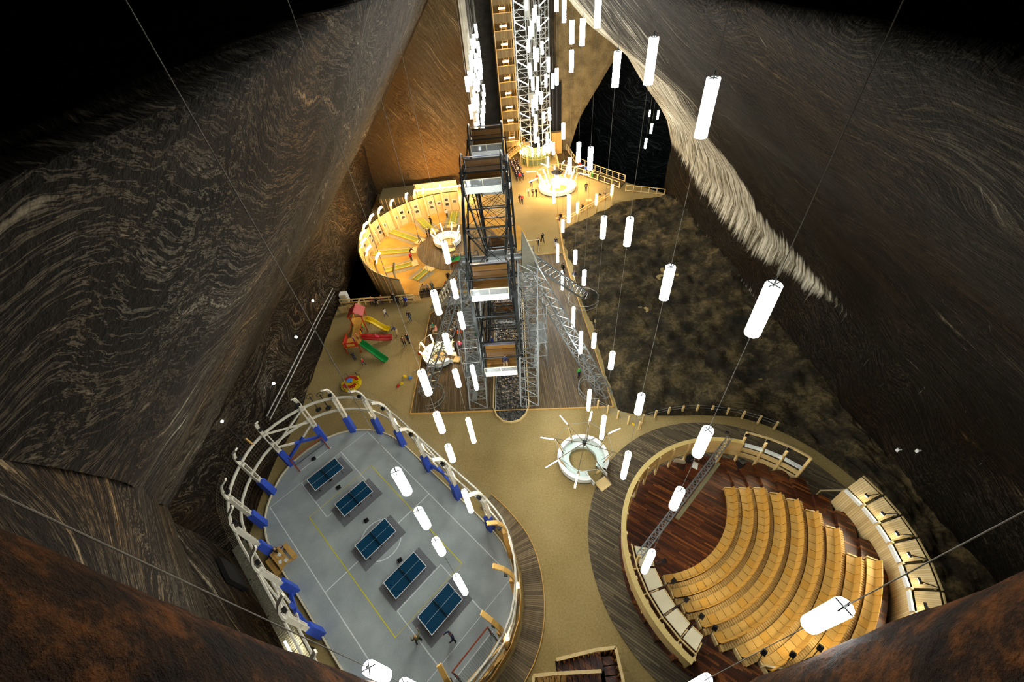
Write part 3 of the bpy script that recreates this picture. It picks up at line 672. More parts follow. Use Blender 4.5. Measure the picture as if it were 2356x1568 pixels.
# picnic table with benches
pc = G(655, 1290); pt = root('picnic_table', (pc.x, pc.y, .06), 'wooden picnic table with papers at the left court side', 'table', None, R(-42))
for s in (-1, 1):
    for k in range(2): MB().box((0, s*.72+k*.18-.09, .45), (1.7,.16,.05)).build('bench_board', warm_t, pt)
for k in range(4): MB().box((0,-.3+k*.2,.74), (1.7,.18,.05)).build('top_board', warm_t, pt)
for s in (-1, 1): MB().bar(V(s*.6,-.7,0), V(s*.6,.15,.72), .08).bar(V(s*.6,.7,0), V(s*.6,-.15,.72), .08).bar(V(s*.6,-.8,.4), V(s*.6,.8,.4), .07).build('trestle', warm_t, pt)
for k, (x, y, r_) in enumerate(((-.2,.1,.3),(.35,-.15,-.4),(.6,.2,.1))):
    o = MB().box((0,0,.004), (.3,.22,.008)).build('paper_sheet', white_m); o.matrix_world = Matrix.Translation(V(pc.x,pc.y,.06+.772)) @ Matrix.Rotation(R(-42),4,'Z') @ Matrix.Translation(V(x,y,0)) @ Matrix.Rotation(r_,4,'Z')
    tag(o, ['white paper sheet near the middle of the picnic table','white paper sheet at the bench side of the picnic table','white paper sheet at the end of the picnic table'][k], 'paper')
# corrugated canopy left of the court
cor = root('corrugated_canopy', ct(-2,-7.5), 'corrugated grey sheet canopy along the left side of the court', 'canopy'); cc_ = V(*cor.location)
cor_m = plain('grey_sheet', srgb(150,146,124), .45, .3)
for k in range(5):
    u0 = -7+3.2*k; m_ = MB(); nx = 40; pts = []
    for i in range(nx+1):
        u = u0+3.14*i/nx; z = 2.1+.03*math.sin(i*math.pi/1)+.03*(i % 2); pts.append((ct(u,-7.0,z), ct(u,-8.0,z-.12)))
    b = len(m_.v)
    for a, c in pts: m_.v += [a, c]
    m_.f += [(b+2*i, b+2*i+1, b+2*i+3, b+2*i+2) for i in range(nx)]
    m_.build('roof_sheet', cor_m, cor, cc_)
    MB().bar(ct(u0,-7.05,0), ct(u0,-7.05,2.1), .08).bar(ct(u0,-7.95,0), ct(u0,-7.95,1.95), .08).build('canopy_post', dark_m, cor, cc_)
o = MB().box((0,0,0), (1.2,.1,.08)).build('canopy_lamp', emit('canopy_glow', (1,.92,.7), 60)); o.location = ct(2.6,-7.6,2.75); o.rotation_euler = (0,0,UANG); tag(o, 'bright batten lamp over the corrugated canopy', 'lamp')
MB().bar(V(0,0,.0), V(0,0,-2.75), .03).build('lamp_stand', dark_m, o)
# speakers and small things on the court floor
for (px, py, lab) in ((723,1056,'small dark box on the far goal line'),(780,1122,'small dark box between the first two tables'),(844,1198,'small dark box beside the middle table'),(921,1289,'small dark box beside the fourth table')):
    p = G(px, py, .06); o = MB().box((0,0,.1), (.34,.26,.2)).box((0,0,.22), (.2,.2,.05)).build('floor_box', black_m); o.location = (p.x, p.y, .07); o.rotation_euler = (0,0,.6); tag(o, lab, 'box', 'small boxes on the court')
# ------------------------------------------------------------------ amphitheatre
AC = V(8.85, 14.85, 0); RC = V(14.2, 8.6, 0)
def pol(c, r, deg, z=0.0): return V(c.x+r*math.cos(R(deg)), c.y+r*math.sin(R(deg)), z)
o = MB().sector((14.6,9.6), 0.01, 10.7, 0, 2*math.pi, 0, .10, 72).build('amphitheatre_deck', deck_m); o['kind'] = 'structure'; o['label'] = 'round deck of weathered boards under the amphitheatre'
o = MB().prism([(RC.x+8.25*math.cos(R(a)), RC.y+8.25*math.sin(R(a))) for a in range(0,360,6)], .10, .20).build('stage_floor', stage_m); o['kind'] = 'structure'; o['label'] = 'dark red board stage floor'
ROW_F = [-9.6,-10.7,-11.2,-14.0,-16.7,-20.7,-25.6,-32.8,-32.2]; ROW_N = [-91.5,-90.5,-88.3,-85.0,-82.6,-78.7,-74.8,-71,-67]
CNT = ['first (lowest)','second','third','fourth','fifth','sixth','seventh','eighth','ninth (topmost)']
sw, sd = .54, .44
seat_me = meshmat(MB().box((sd/2,0,.42), (sd,sw-.02,.06)).box((sd/2+.02,0,.2), (sd-.06,sw-.05,.38)), 'seat', seat_m)
seat2 = seat_me.copy(); seat2.materials[0] = plain('golden_plywood_b', srgb(200,152,68), .45, var=.08, scale=1.5)
bk = MB().quadbox([V(.43,-sw/2+.01,.4), V(.47,-sw/2+.01,.4), V(.47,sw/2-.01,.4), V(.43,sw/2-.01,.4), V(.58,-sw/2+.015,.92), V(.62,-sw/2+.015,.92), V(.62,sw/2-.015,.92), V(.58,sw/2-.015,.92)])
back_me = meshmat(bk, 'backrest', plain('backrest_plywood', srgb(190,142,62), .45, var=.1, scale=1.5))
end_me = meshmat(MB().quadbox([V(.0,-.04,.0), V(.6,-.04,.0), V(.6,.04,.0), V(.0,.04,.0), V(.02,-.04,.5), V(.58,-.04,.5), V(.58,.04,.5), V(.02,.04,.5)]), 'end_panel', pine_p)
slope_m = plain('straw_tread', srgb(206,170,104), .6, var=.12, scale=3)
tread_mats = [stage_m]
for k in range(9):
    r = 6.65+.95*k; z = .12+.30*k; a0, a1 = ROW_N[k], ROW_F[k]
    # stepped dark-board tread that carries the row, open at both ends as stairs
    lo, hi = a0, a1
    while lo > -125 and (pol(AC, r+.5, lo-2)-RC).length < 8.1: lo -= 2
    while hi < 40 and (pol(AC, r+.5, hi+2)-RC).length < 8.1: hi += 2
    st = MB().sector(AC, r-.05, r+.95 if k < 8 else r+1.3, R(lo), R(hi), .15, z+.02, 40).build('stand_step', stage_m)
    st['kind'] = 'structure'; st['label'] = f'dark board step under the {CNT[k]} seat row'
    o = root('seat_row', pol(AC, r, (a0+a1)/2, z+.02), f'curved row of golden plywood seats, {CNT[k]} row from the stage', 'seating', 'amphitheatre seat rows'); oc = V(*o.location)
    n = int(r*R(a1-a0)/sw); da = (a1-a0)/n
    for i in range(n):
        a = a0+da*(i+.5); p = pol(AC, r, a, z+.02)-oc
        inst('seat', seat_me if (i*7+k*3) % 4 else seat2, o, p, (0,0,R(a)), (1, r*R(da)/sw, 1))
        inst('backrest', back_me, o, p, (0,0,R(a)), (1, (r+.5)*R(da)/sw, 1))
    for a in (a0-.4, a1+.4): inst('end_panel', end_me, o, pol(AC, r, a, z+.02)-oc, (0,0,R(a)))
    if k < 8:
        # ribbed slope behind the backs: narrow cross slats, real but too small to lift singly
        m_ = MB(); ns = int((r+.78)*R(a1-a0)/.16)
        for i in range(ns):
            a = a0+(a1-a0)*(i+.5)/ns; d = pol(V(0,0,0), 1, a); t_ = V(-d.y, d.x, 0)*.062
            p0 = pol(AC, r+.64, a, z+.66); p1 = pol(AC, r+.94, a, z+.60); q = V(0,0,.03)
            m_.quadbox([p0-t_-q, p1-t_-q, p1+t_-q, p0+t_-q, p0-t_, p1-t_, p1+t_, p0+t_])
        m_.sector(AC, r+.6, r+.95, R(a0), R(a1), z+.0, z+.54, 40)
        so = m_.build('slatted_ledge', slope_m, o, oc); so['kind'] = 'stuff'
# ring screen: posts every ten degrees with boards between
ring_b = planks('ring_boards', [srgb(196,166,106), srgb(216,188,128)], .2, 6, gap=.03)
def arcpts(c, r, a, b, z, n=8): return [pol(c, r, a+(b-a)*i/n, z) for i in range(n+1)]
screen = root('ring_screen', pol(RC, 8, 180), 'curved pale board screen around the stage side of the amphitheatre', 'fence'); sc_o = V(*screen.location)
angs = [37.6, 47.3, 57, 67, 77, 87, 97, 107, 117, 127, 137, 147, 157, 167, 177, 187, 197, 207, 216, 222]
for a in angs:
    h = 3.9 if a < 70 else 3.0
    lean = .55 if a < 70 else .0
    MB().bar(pol(RC, 8.0, a, .1), pol(RC, 8.0+lean, a, h), .10, .20).build('post', pine_p, screen, sc_o)
for a, b_ in zip(angs, angs[1:]):
    if a < 67:
        MB().strip(arcpts(RC, 8.2, a, b_, 1.25, 4), .06, .5).build('board', pine_p, screen, sc_o)
        MB().strip(arcpts(RC, 8.3, a, b_, 1.85, 4), .06, .5).build('board', pine_p, screen, sc_o)
        MB().strip(arcpts(RC, 8.55, a, b_, 3.85, 4), .12, .14).build('top_rail', pine_p, screen, sc_o)
        MB().bar(pol(RC, 8.05, a+.6, 2.9), pol(RC, 8.05, b_-.6, 2.9), .34, .05).build('reflector', white_m, screen, sc_o)
    else:
        for z in (1.35, 1.95, 2.5): MB().strip(arcpts(RC, 8.16, a, b_, z, 4), .07, .56).build('board', pine_p, screen, sc_o)
        MB().strip(arcpts(RC, 8.2, a, b_, 2.95, 4), .34, .14).build('coping', plain('coping_timber', srgb(206,180,112), .5, var=.08), screen, sc_o)
# white reflector panels with floodlight arms on the near left side
flood_e = emit('flood_glow', (1, .86, .6), 45)
def flood(p, aim, lab, power):
    o = root('floodlight', p, lab, 'floodlight', 'amphitheatre floodlights'); d = (Vector(aim)-Vector(p)).normalized()
    M = d.to_track_quat('-Z', 'Y').to_matrix()
    MB().box((0,0,.05), (.24,.34,.14), M=M).build('housing', black_m, o)
    MB().box(M @ V(0,0,-.035), (.18,.28,.02), M=M).build('lens', flood_e, o)
    ld = bpy.data.lights.new('flood_beam', 'SPOT'); ld.energy = power; ld.color = (1,.84,.56); ld.spot_size = R(110); ld.spot_blend = .8; ld.shadow_soft_size = .12
    l = bpy.data.objects.new('flood_beam', ld); COL.objects.link(l); l.parent = o; l.location = M @ V(0,0,-.1); l.rotation_euler = M.to_euler()
    return o
pa = [172, 183, 194, 204.5, 214.5, 222]
for i, (a, b_) in enumerate(zip(pa, pa[1:])):
    o = root('reflector_panel', pol(RC, 7.25, (a+b_)/2, 2.5), f'tilted cream reflector panel, {["farthest","second","third","fourth","nearest"][i]} of five inside the left screen', 'panel', 'tilted reflector panels'); oc = V(*o.location)
    p0, p1 = pol(RC, 7.55, a+.6, 2.75), pol(RC, 7.55, b_-.6, 2.75); q0, q1 = pol(RC, 6.5, a+.6, 2.35), pol(RC, 6.5, b_-.6, 2.35); h = V(0,0,.05)
    MB().quadbox([p0, p1, q1, q0, p0+h, p1+h, q1+h, q0+h]).build('sheet', cream_m, o, oc)
    MB().bar(q0+h, q1+h, .06, .1).build('lip', pine_p, o, oc)
    MB().bar(pol(RC, 7.75, a, 2.9), pol(RC, 7.75, b_, 2.9), .07, .16).build('rail', pine_p, o, oc)
    MB().bar(pol(RC, 8.1, b_, 2.8), pol(RC, 6.9, b_, 2.5), .07, .1).build('strut', pine_p, o, oc)
    MB().bar(pol(RC, 7.7, b_, 2.9), pol(RC, 6.2, b_+1, 3.6), .03, .03).build('lamp_arm', dark_m, o, oc)
    flood(tuple(pol(RC, 6.1, b_+1, 3.65)), tuple(pol(RC, 3.0, b_-150, .4)), f'small floodlight on an arm above the {["farthest","second","third","fourth","nearest"][i]} left reflector panel', 110)
# tall planked back wall
bw = root('back_screen', pol(RC, 8.1, -10), 'tall two-tier wall of pale vertical boards behind the top seats', 'fence'); bo = V(*bw.location)
vb = planks('upright_boards', [srgb(186,158,104), srgb(206,180,126), srgb(222,198,148)], .12, 9, gap=.08, coord='UV')
def uvpanel(name, p0, p1, p2, p3, parent, o_, th=.06):
    "board panel p0,p1 bottom, p2,p3 top, with UV in metres"
    n = (p1-p0).cross(p3-p0).normalized()*th; m_ = MB().quadbox([p0, p1, p1+n, p0+n, p3, p2, p2+n, p3+n])
    ob = m_.build(name, vb, parent, o_); me = ob.data; l = me.uv_layers.new(name='UVMap'); ax = (p1-p0).normalized()
    for lp in me.loops:
        c = me.vertices[lp.vertex_index].co; l.data[lp.index].uv = (c.dot(ax), c.z)
    return ob
ba = [19.8, 10.2, 1.6, -7, -15.6, -25.6, -35, -44, -53]
for i, (a, b_) in enumerate(zip(ba, ba[1:])):
    uvpanel('lower_panel', pol(RC,8.0,a,1.0), pol(RC,8.0,b_,1.0), pol(RC,8.0,b_,3.95), pol(RC,8.0,a,3.95), bw, bo)
    uvpanel('upper_panel', pol(RC,8.15,a-.4,4.1), pol(RC,8.15,b_+.8,4.1), pol(RC,8.9,b_+.8,4.95), pol(RC,8.9,a-.4,4.95), bw, bo)
    for s, rr, zz in ((0,8.95,4.95),(1,8.75,4.75)): MB().bar(pol(RC,rr+.1,a-.2,zz), pol(RC,rr+.1,b_+.6,zz), .08, .08).build('top_rail', pine_p, bw, bo)
    MB().bar(pol(RC,7.92,a-.6,4.02), pol(RC,7.92,b_+.6,4.02), .10, .32).build('reflector', white_m, bw, bo)
    MB().bar(pol(RC,7.95,b_,.2), pol(RC,8.0,b_,4.3), .1, .12).build('post', pine_p, bw, bo)
    if i < 7:
        MB().bar(pol(RC,8.9,b_+1,5.0), pol(RC,8.3,b_+2.2,4.75), .04, .04).build('lamp_arm', dark_m, bw, bo)
        flood(tuple(pol(RC,8.2,b_+2.4,4.72)), tuple(pol(RC,3.5,b_-8,1.5)), f'black floodlight over the back wall, {["first from the entrance","second","third","fourth","fifth","sixth","seventh"][i]} along the rim', 165)
for i, a in enumerate((47.3, 57, 67, 77)):
    flood(tuple(pol(RC,8.35,a,3.7)), tuple(pol(RC,2,a+150,.5)), f'floodlight on the open frame, {["first from the entrance","second","third","fourth"][i]}', 110)
# stage truss with screen roller, lectern, loudspeakers
def lattice(m_, p0, p1, w_, bays, r=.03, up=None):
    p0, p1 = Vector(p0), Vector(p1); d = (p1-p0).normalized(); u_ = Vector(up) if up else V(0,0,1)
    s = d.cross(u_).normalized()*w_/2; t = s.cross(d).normalized()*w_/2; cs = [s+t, -s+t, -s-t, s-t]
    for c in cs: m_.bar(p0+c, p1+c, r*1.6)
    for i in range(bays):
        a, b_ = p0.lerp(p1, i/bays), p0.lerp(p1, (i+1)/bays)
        for k in range(4):
            m_.bar(a+cs[k], a+cs[(k+1) % 4], r); m_.bar(a+cs[k], b_+cs[(k+1) % 4], r)
    return m_
ta, tb = V(15.9,16.1,3.9), V(6.6,8.6,3.9)
tr = root('stage_truss', ((ta.x+tb.x)/2, (ta.y+tb.y)/2, 3.9), 'grey lattice truss spanning the stage diagonally', 'truss'); to = V(*tr.location)
lattice(MB(), ta, tb, .36, 30, .03).build('lattice', steel_m, tr, to)
MB().bar(ta+V(0,0,-3.8), ta, .16).build('support_post', pine_p, tr, to); MB().bar(tb+V(0,0,-3.8), tb, .16).build('support_post', pine_p, tr, to)
d_ = (tb-ta).normalized(); s_ = V(-d_.y, d_.x, 0)
q0, q1 = ta.lerp(tb, .2)+s_*.42, ta.lerp(tb, .68)+s_*.42
o = MB().bar(q0+V(0,0,-.1), q1+V(0,0,-.1), .26, .22).build('projection_screen_case', plain('khaki_case', srgb(140,130,96), .5)); tag(o, 'long khaki screen case fixed along the stage truss', 'screen case')
def speaker(px, py, lab, red=False):
    p = G(px, py, .2); o = root('loudspeaker', (p.x, p.y, .2), lab, 'loudspeaker', 'stage loudspeakers', R(200))
    MB().box((0,0,1.35), (.42,.4,.7)).build('cabinet', black_m, o); MB().tube([V(0,0,.1), V(0,0,1)], .03).build('pole', black_m, o)
    for k in range(3): MB().bar(V(0,0,.45), V(.45*math.cos(k*2.09), .45*math.sin(k*2.09), 0), .03).build('leg', black_m, o)
speaker(1578, 1075, 'black loudspeaker on a stand beside the lectern'); speaker(1694, 1085, 'black loudspeaker with a red cover on the far steps')
p = G(1590, 1085, .2); o = root('lectern', (p.x, p.y, .2), 'brown wooden lectern with a white top at the stage edge', 'lectern', None, R(-30))
MB().box((0,0,.55), (1.1,.6,1.1)).build('body', plain('brown_wood', srgb(96,48,22), .5), o)
MB().box((.1,0,1.14), (.5,.6,.03), M=Matrix.Rotation(.3,3,'Y')).build('slanted_top', white_m, o)
p = G(1562, 1068, .2); o = MB().box((0,0,.55), (.9,.05,1.0), M=Matrix.Rotation(.25,3,'X')).box((0,.2,.3), (.06,.4,.06)).build('white_board', cream_m); o.location = (p.x, p.y, .2); o.rotation_euler = (0,0,R(-20)); tag(o, 'leaning cream board against the ring screen', 'board')
p = G(1905, 1140, .1); o = root('barrier', (p.x, p.y, .1), 'low timber barrier at the amphitheatre entrance', 'barrier')
MB().bar(V(-.95,.1,.9), V(.95,-.1,.9), .12, .1).build('rail', pine_p, o); MB().bar(V(-.9,.1,0), V(-.9,.1,.9), .1).build('post', pine_p, o); MB().bar(V(.9,-.1,0), V(.9,-.1,.9), .1).build('post', pine_p, o)
# cream panels standing at the near stair of the amphitheatre
for i, (px, py, w_, a) in enumerate(((1785,1545,1.9,-14),(1715,1557,2.2,18))):
    p = G(px, py, 1.5); o = root('stair_screen', (p.x, p.y, .2), ['cream screen panel beside the near seat ends','grey plank rail by the near amphitheatre steps'][i], 'panel', None, R(a))
    MB().box((0,0,1.3), (w_,.08,2.4 if i == 0 else .3)).build('sheet', cream_m if i == 0 else white_t, o)
    for s in (-1, 1): MB().bar(V(s*w_/2,0,0), V(s*w_/2,0,2.6 if i == 0 else 1.4), .1).build('post', pine_p, o)
for i, (px, py) in enumerate(((1757,1500),(1823,1505),(1886,1490))):
    p = G(px, py, 4.0); fo = flood((p.x, p.y, 4.0), (p.x+3, p.y+3, 1), f'dark floodlight on a tall arm by the near amphitheatre steps, {["left","middle","right"][i]} of three', 120)
    MB().bar(V(0,0,0), V(.3,-.5,-3.8), .04).build('arm', dark_m, fo)
# ------------------------------------------------------------------ big wheel with its deck and water channel
dk = [(-10.9,24.9),(9.0,23.0),(8.75,50.5),(-3.9,51.3),(-4.1,44.2),(-9.9,40.2)]
o = MB().prism(dk, 0, .08).build('wheel_deck', deck2_m); o['kind'] = 'structure'; o['label'] = 'brown board deck around the big wheel'
MB().strip([V(x, y, .07) for x, y in dk], .12, .14, closed=True).build('deck_edge', warm_t, o)
wy = R(-3.6); WC = V(-.5, 32.5, 0); Mw = Matrix.Rotation(wy, 3, 'Z')
def wl(x, y, z=0.0): return WC + Mw @ V(x, y, z)
mt, nt, p_ = _new('channel_water'); p_.inputs['Base Color'].default_value = (.012,.014,.014,1); p_.inputs['Roughness'].default_value = .14; p_.inputs['Specular IOR Level'].default_value = .8
tc = N(nt, 'ShaderNodeTexCoord'); nz = N(nt, 'ShaderNodeTexNoise'); nz.inputs['Scale'].default_value = 2.6; nz.inputs['Detail'].default_value = 4; nt.links.new(tc.outputs['Object'], nz.inputs['Vector'])
bm_ = N(nt, 'ShaderNodeBump'); bm_.inputs['Strength'].default_value = 1.0; bm_.inputs['Distance'].default_value = .4; nt.links.new(nz.outputs['Fac'], bm_.inputs['Height']); nt.links.new(bm_.outputs[0], p_.inputs['Normal'])
MATS['channel_water'] = mt
ch = [(-1.55,-8.2),(-1.2,-9.2),(-.6,-9.85),(.2,-10.05),(1.0,-9.85),(1.6,-9.2),(1.95,-8.2),(1.95,12),(-1.55,12)]
wat = root('water_channel', wl(.2,0,.08), 'narrow water channel with wooden kerb below the wheel', 'water channel'); wo = V(*wat.location)
MB().prism([(wl(*q).x, wl(*q).y) for q in ch], .05, .12).build('water', MATS['channel_water'], wat, wo)
MB().strip([wl(*q, .16) for q in ch], .12, .24, closed=True).build('kerb', pine_p, wat, wo)
for x in (-1.3, 1.72): MB().tube([wl(x,-8.6,.45), wl(x,10,.45)], .03).build('guide_pipe', white_m, wat, wo)
AXZ, WR = 12.0, 10.0
whl = root('big_wheel', WC, 'tall dark steel observation wheel with wooden gondolas seen edge-on', 'ferris wheel')
for s in (-1, 1):
    x = s*1.65
    MB().strip([wl(x, 8.6*math.cos(2*math.pi*i/24), AXZ+8.6*math.sin(2*math.pi*i/24)) for i in range(24)], .22, .22, closed=True, up=(1,0,0)).build('outer_rim', dark_m, whl, WC)
    MB().strip([wl(x, 6.4*math.cos(2*math.pi*i/24), AXZ+6.4*math.sin(2*math.pi*i/24)) for i in range(24)], .12, .14, closed=True, up=(1,0,0)).build('inner_rim', dark_m, whl, WC)
PH = 155
for k in range(16):
    a = R(PH+22.5*k); c, sn = math.cos(a), math.sin(a)
    m_ = MB()
    for s in (-1, 1): MB().bar(wl(s*.8,.6*c,AXZ+.6*sn), wl(s*1.65,8.6*c,AXZ+8.6*sn), .13 if k % 2 == 0 else .09).build('spoke', dark_m, whl, WC)
    for r_, t_ in ((8.6,.11),(6.4,.08)): MB().bar(wl(-1.65,r_*c,AXZ+r_*sn), wl(1.65,r_*c,AXZ+r_*sn), t_).build('cross_tie', dark_m, whl, WC)
    a2 = a+R(22.5)
    for r1, r2 in ((8.6,8.6),(6.4,6.4),(8.6,6.4)):
        for s in (-1, 1): m_.bar(wl(s*1.6,r1*c,AXZ+r1*sn), wl(-s*1.6,r2*math.cos(a2),AXZ+r2*math.sin(a2)), .025)
    for s in (-1, 1): m_.bar(wl(s*1.65,6.4*c,AXZ+6.4*sn), wl(s*1.65,8.6*math.cos(a2),AXZ+8.6*math.sin(a2)), .07)
    m_.build('bracing', dark_m, whl, WC)
MB().tube([wl(-3.2,0,AXZ), wl(3.2,0,AXZ)], .32, 12).tube([wl(-1.0,0,AXZ), wl(1.0,0,AXZ)], .8, 16).build('axle', steel_m, whl, WC)
# gondolas
wood_g = planks('gondola_wood', [srgb(92,62,24), srgb(120,84,36), srgb(140,100,46)], .12, 3, ang=R(90), gap=.08, rough=.4)
glass_m, gnt, gp = _new('tinted_glass'); gp.inputs['Base Color'].default_value = (.5,.55,.55,1); gp.inputs['Roughness'].default_value = .05; gp.inputs['Alpha'].default_value = .28; MATS['tinted_glass'] = glass_m
sh = MB(); arc = [(.95,.95),(.98,.5),(.9,.05),(.62,-.22),(.25,-.28),(.05,-.34),(-.02,-.62),(-.3,-.72),(-.95,-.74)]
for (y0, z0), (y1, z1) in zip(arc, arc[1:]): sh.quadbox([V(-1.25,y0,z0), V(1.25,y0,z0), V(1.25,y1,z1), V(-1.25,y1,z1), V(-1.25,y0+.03,z0-.05), V(1.25,y0+.03,z0-.05), V(1.25,y1+.03,z1-.05), V(-1.25,y1+.03,z1-.05)])
g_shell = meshmat(sh, 'bench_shell', wood_g)
g_front = meshmat(MB().box((0,-1.02,-.5), (2.6,.06,.5)), 'front_panel', white_m)
g_glass = meshmat(MB().box((0,-1.02,.0), (2.5,.02,.46)), 'front_glass', glass_m)
fr = MB().bar(V(-1.3,-1.02,.25), V(1.3,-1.02,.25), .06)
for x in (-1.3,0,1.3): fr.bar(V(x,-1.02,-.25), V(x,-1.02,.25), .05)
g_frame = meshmat(fr, 'front_rail', cream_m)
g_roof = meshmat(MB().quadbox([V(-1.3,.55,1.22), V(1.3,.55,1.22), V(1.3,1.05,1.0), V(-1.3,1.05,1.0), V(-1.3,.55,1.26), V(1.3,.55,1.26), V(1.3,1.05,1.04), V(-1.3,1.05,1.04)]), 'rear_canopy', plain('blue_grey_sheet', srgb(120,126,146), .3, .4))
g_ring = meshmat(MB().tube([V(0,1.42*math.cos(t), .15+1.42*math.sin(t)) for t in [2*math.pi*i/20 for i in range(20)]], .06, 6, True).tube([V(0,.75*math.cos(t), .1+.75*math.sin(t)) for t in [2*math.pi*i/16 for i in range(16)]], .035, 5, True).bar(V(0,-1.4,.15), V(0,1.4,.15), .06), 'side_ring', dark_m, True)
g_bar = meshmat(MB().tube([V(-1.7,0,.35), V(1.7,0,.35)], .06, 8), 'hanger_bar', dark_m)
for k in range(8):
    a = R(PH+45*k); g_ = bpy.data.objects.new('gondola', g_shell); COL.objects.link(g_); g_.parent = whl
    g_.location = (0, WR*math.cos(a), AXZ+WR*math.sin(a)-.6); whl.rotation_euler = (0,0,0)
    g_.location = wl(0, WR*math.cos(a), AXZ+WR*math.sin(a)-.35)-WC; g_.rotation_euler = (0,0,wy)
    for nm, me in (('front_panel',g_front),('front_glass',g_glass),('front_rail',g_frame),('rear_canopy',g_roof),('hanger_bar',g_bar)): inst(nm, me, g_)
    for s in (-1, 1): inst('side_ring', g_ring, g_, (s*1.38,0,0))
for k in range(8):
    a = R(PH+45*k); c, sn = math.cos(a), math.sin(a)
    for s in (-1, 1):
        m_ = MB()
        for da in (-9, 9): m_.bar(wl(s*1.65, 8.6*math.cos(a+R(da)), AXZ+8.6*math.sin(a+R(da))), wl(s*1.6, WR*c, AXZ+WR*sn), .09)
        m_.build('gondola_bracket', dark_m, whl, WC)
# support legs
feet = {1: [V(1.0,24.6,0), V(8.6,24.4,0), V(2.9,41.6,0), V(10.0,40.0,0)], -1: [V(-4.0,25.0,0), V(-9.6,27.2,0), V(-2.6,42.0,0), V(-9.2,41.0,0)]}
for s in (1, -1):
    hd = wl(s*2.7, 0, AXZ)
    for i, ft in enumerate(feet[s]):
        MB_ = lattice(MB(), ft+V(0,0,.08), hd+V(0,(-.7 if i < 2 else .7),-.4), 1.7 if i in (0,2) else 1.0, 14, .06, up=(0,0,1) if i % 2 else (1,0,0)); MB_.build('support_leg', steel_m, whl, WC)
hp = wl(3.0, -.2, 0)
m_ = MB(); b = len(m_.v); m_.v += [hp+V(-.8,-.9,11.0), hp+V(.8,-.9,11.0), hp+V(.8,.9,11.0), hp+V(-.8,.9,11.0), hp+V(-.5,.9,14.4)]
m_.f += [(b+3,b+2,b+1,b), (b,b+1,b+4), (b+1,b+2,b+4), (b+2,b+3,b+4), (b+3,b,b+4)]
m_.build('bearing_hood', plain('grey_hood_sheet', srgb(132,128,108), .55, .2), whl, WC)
ld = MB()
# service scaffolds on both sides of the channel
def scaffold(x, y0, y1, lab):
    o = root('scaffold_tower', (x, (y0+y1)/2, .08), lab, 'scaffold', 'scaffolds beside the wheel'); oc = V(*o.location)
    for yy in (y0, y1):
        for sx in (-.85, .85): MB().tube([V(x+sx, yy, .08), V(x+sx, yy, 8.5)], .045).build('upright', steel_m, o, oc)
    for z in (1.9, 3.8, 5.7, 7.6):
        m_ = MB()
        for yy in (y0, y1): m_.tube([V(x-.85,yy,z), V(x+.85,yy,z)], .035)
        for sx in (-.85, .85): m_.tube([V(x+sx,y0,z), V(x+sx,y1,z)], .035)
        m_.build('ledger', steel_m, o, oc)
        m_ = MB()
        for yy in (y0, y1): m_.bar(V(x-.85,yy,z-1.9), V(x+.85,yy,z), .03).bar(V(x+.85,yy,z-1.9), V(x-.85,yy,z), .03)
        for sx in (-.85, .85): m_.bar(V(x+sx,y0,z-1.9), V(x+sx,y1,z), .03)
        m_.build('brace', steel_m, o, oc)
        if z == 3.8: MB().box((x,(y0+y1)/2,z), (1.6,y1-y0,.05)).build('platform', plain('mesh_platform', srgb(120,122,118), .6, .3), o, oc)
    MB().bar(V(x-.5,y0,.1), V(x+.5,y1,4), .5, .06).build('ladder_stair', steel_m, o, oc)
scaffold(-3.95, 25.6, 28.6, 'grey steel scaffold left of the water channel'); scaffold(1.1+1.55, 29.0, 32.0, 'grey steel scaffold right of the water channel')
scaffold(-4.2, 32.5, 36.0, 'grey steel scaffold behind the boarding platform left of the wheel')
# boarding stairs left of the wheel
bs = root('boarding_stairs', (-6.2, 41.5, 0), 'grey metal steps with handrails left of the wheel', 'stairs')
for i in range(8): MB().box((0, 1.6-i*.42, .16+.16*i), (2.6,.4,.05)).build('tread', steel_m, bs)
for s in (-1, 1):
    MB().tube([V(s*1.35,1.9,1.0), V(s*1.35,-1.7,2.4)], .03).build('handrail', steel_m, bs)
    for y in (1.8,.6,-.6,-1.6): MB().tube([V(s*1.35,y,.1), V(s*1.35,y,1.05+(1.9-y)*.39)], .025).build('rail_post', steel_m, bs)
    MB().bar(V(s*1.3,1.9,.05), V(s*1.3,-1.7,1.4), .05, .2).build('stringer', steel_m, bs)
# rounded guard rails
def guard(pts, lab, h=1.0, rails=(.45,1.0), mt=None, closed=False):
    mt = mt or steel_m; c = sum(pts, V(0,0,0))/len(pts); o = root('guard_rail', (c.x, c.y, 0), lab, 'railing', 'tubular guard rails')
    c = V(c.x, c.y, 0)
    for z in rails: MB().tube([p+V(0,0,z) for p in pts], .03, 6, closed).build('rail', mt, o, c)
    for p in pts[::3]: MB().tube([p, p+V(0,0,h)], .03).build('rail_post', mt, o, c)
    return o
def arc_pts(c, r, a0, a1, n=12, z=.08): return [V(c[0]+r*math.cos(R(a0+(a1-a0)*i/n)), c[1]+r*math.sin(R(a0+(a1-a0)*i/n)), z) for i in range(n+1)]
guard(arc_pts((-8.9,26.4),1.5,100,-100), 'curved tube rail round the left front wheel leg')
guard([V(9.0,25.9,.08)]+arc_pts((7.6,25.0),1.6,120,270,12)+[V(7.6,23.3,.08)], 'curved tube rail round the right front wheel leg')
guard(arc_pts((9.3,38.8),1.9,0,330), 'round tube rail about the right rear wheel leg')
guard(arc_pts((-8.2,39.3),1.6,60,-80), 'curved tube rail at the foot of the boarding stairs')
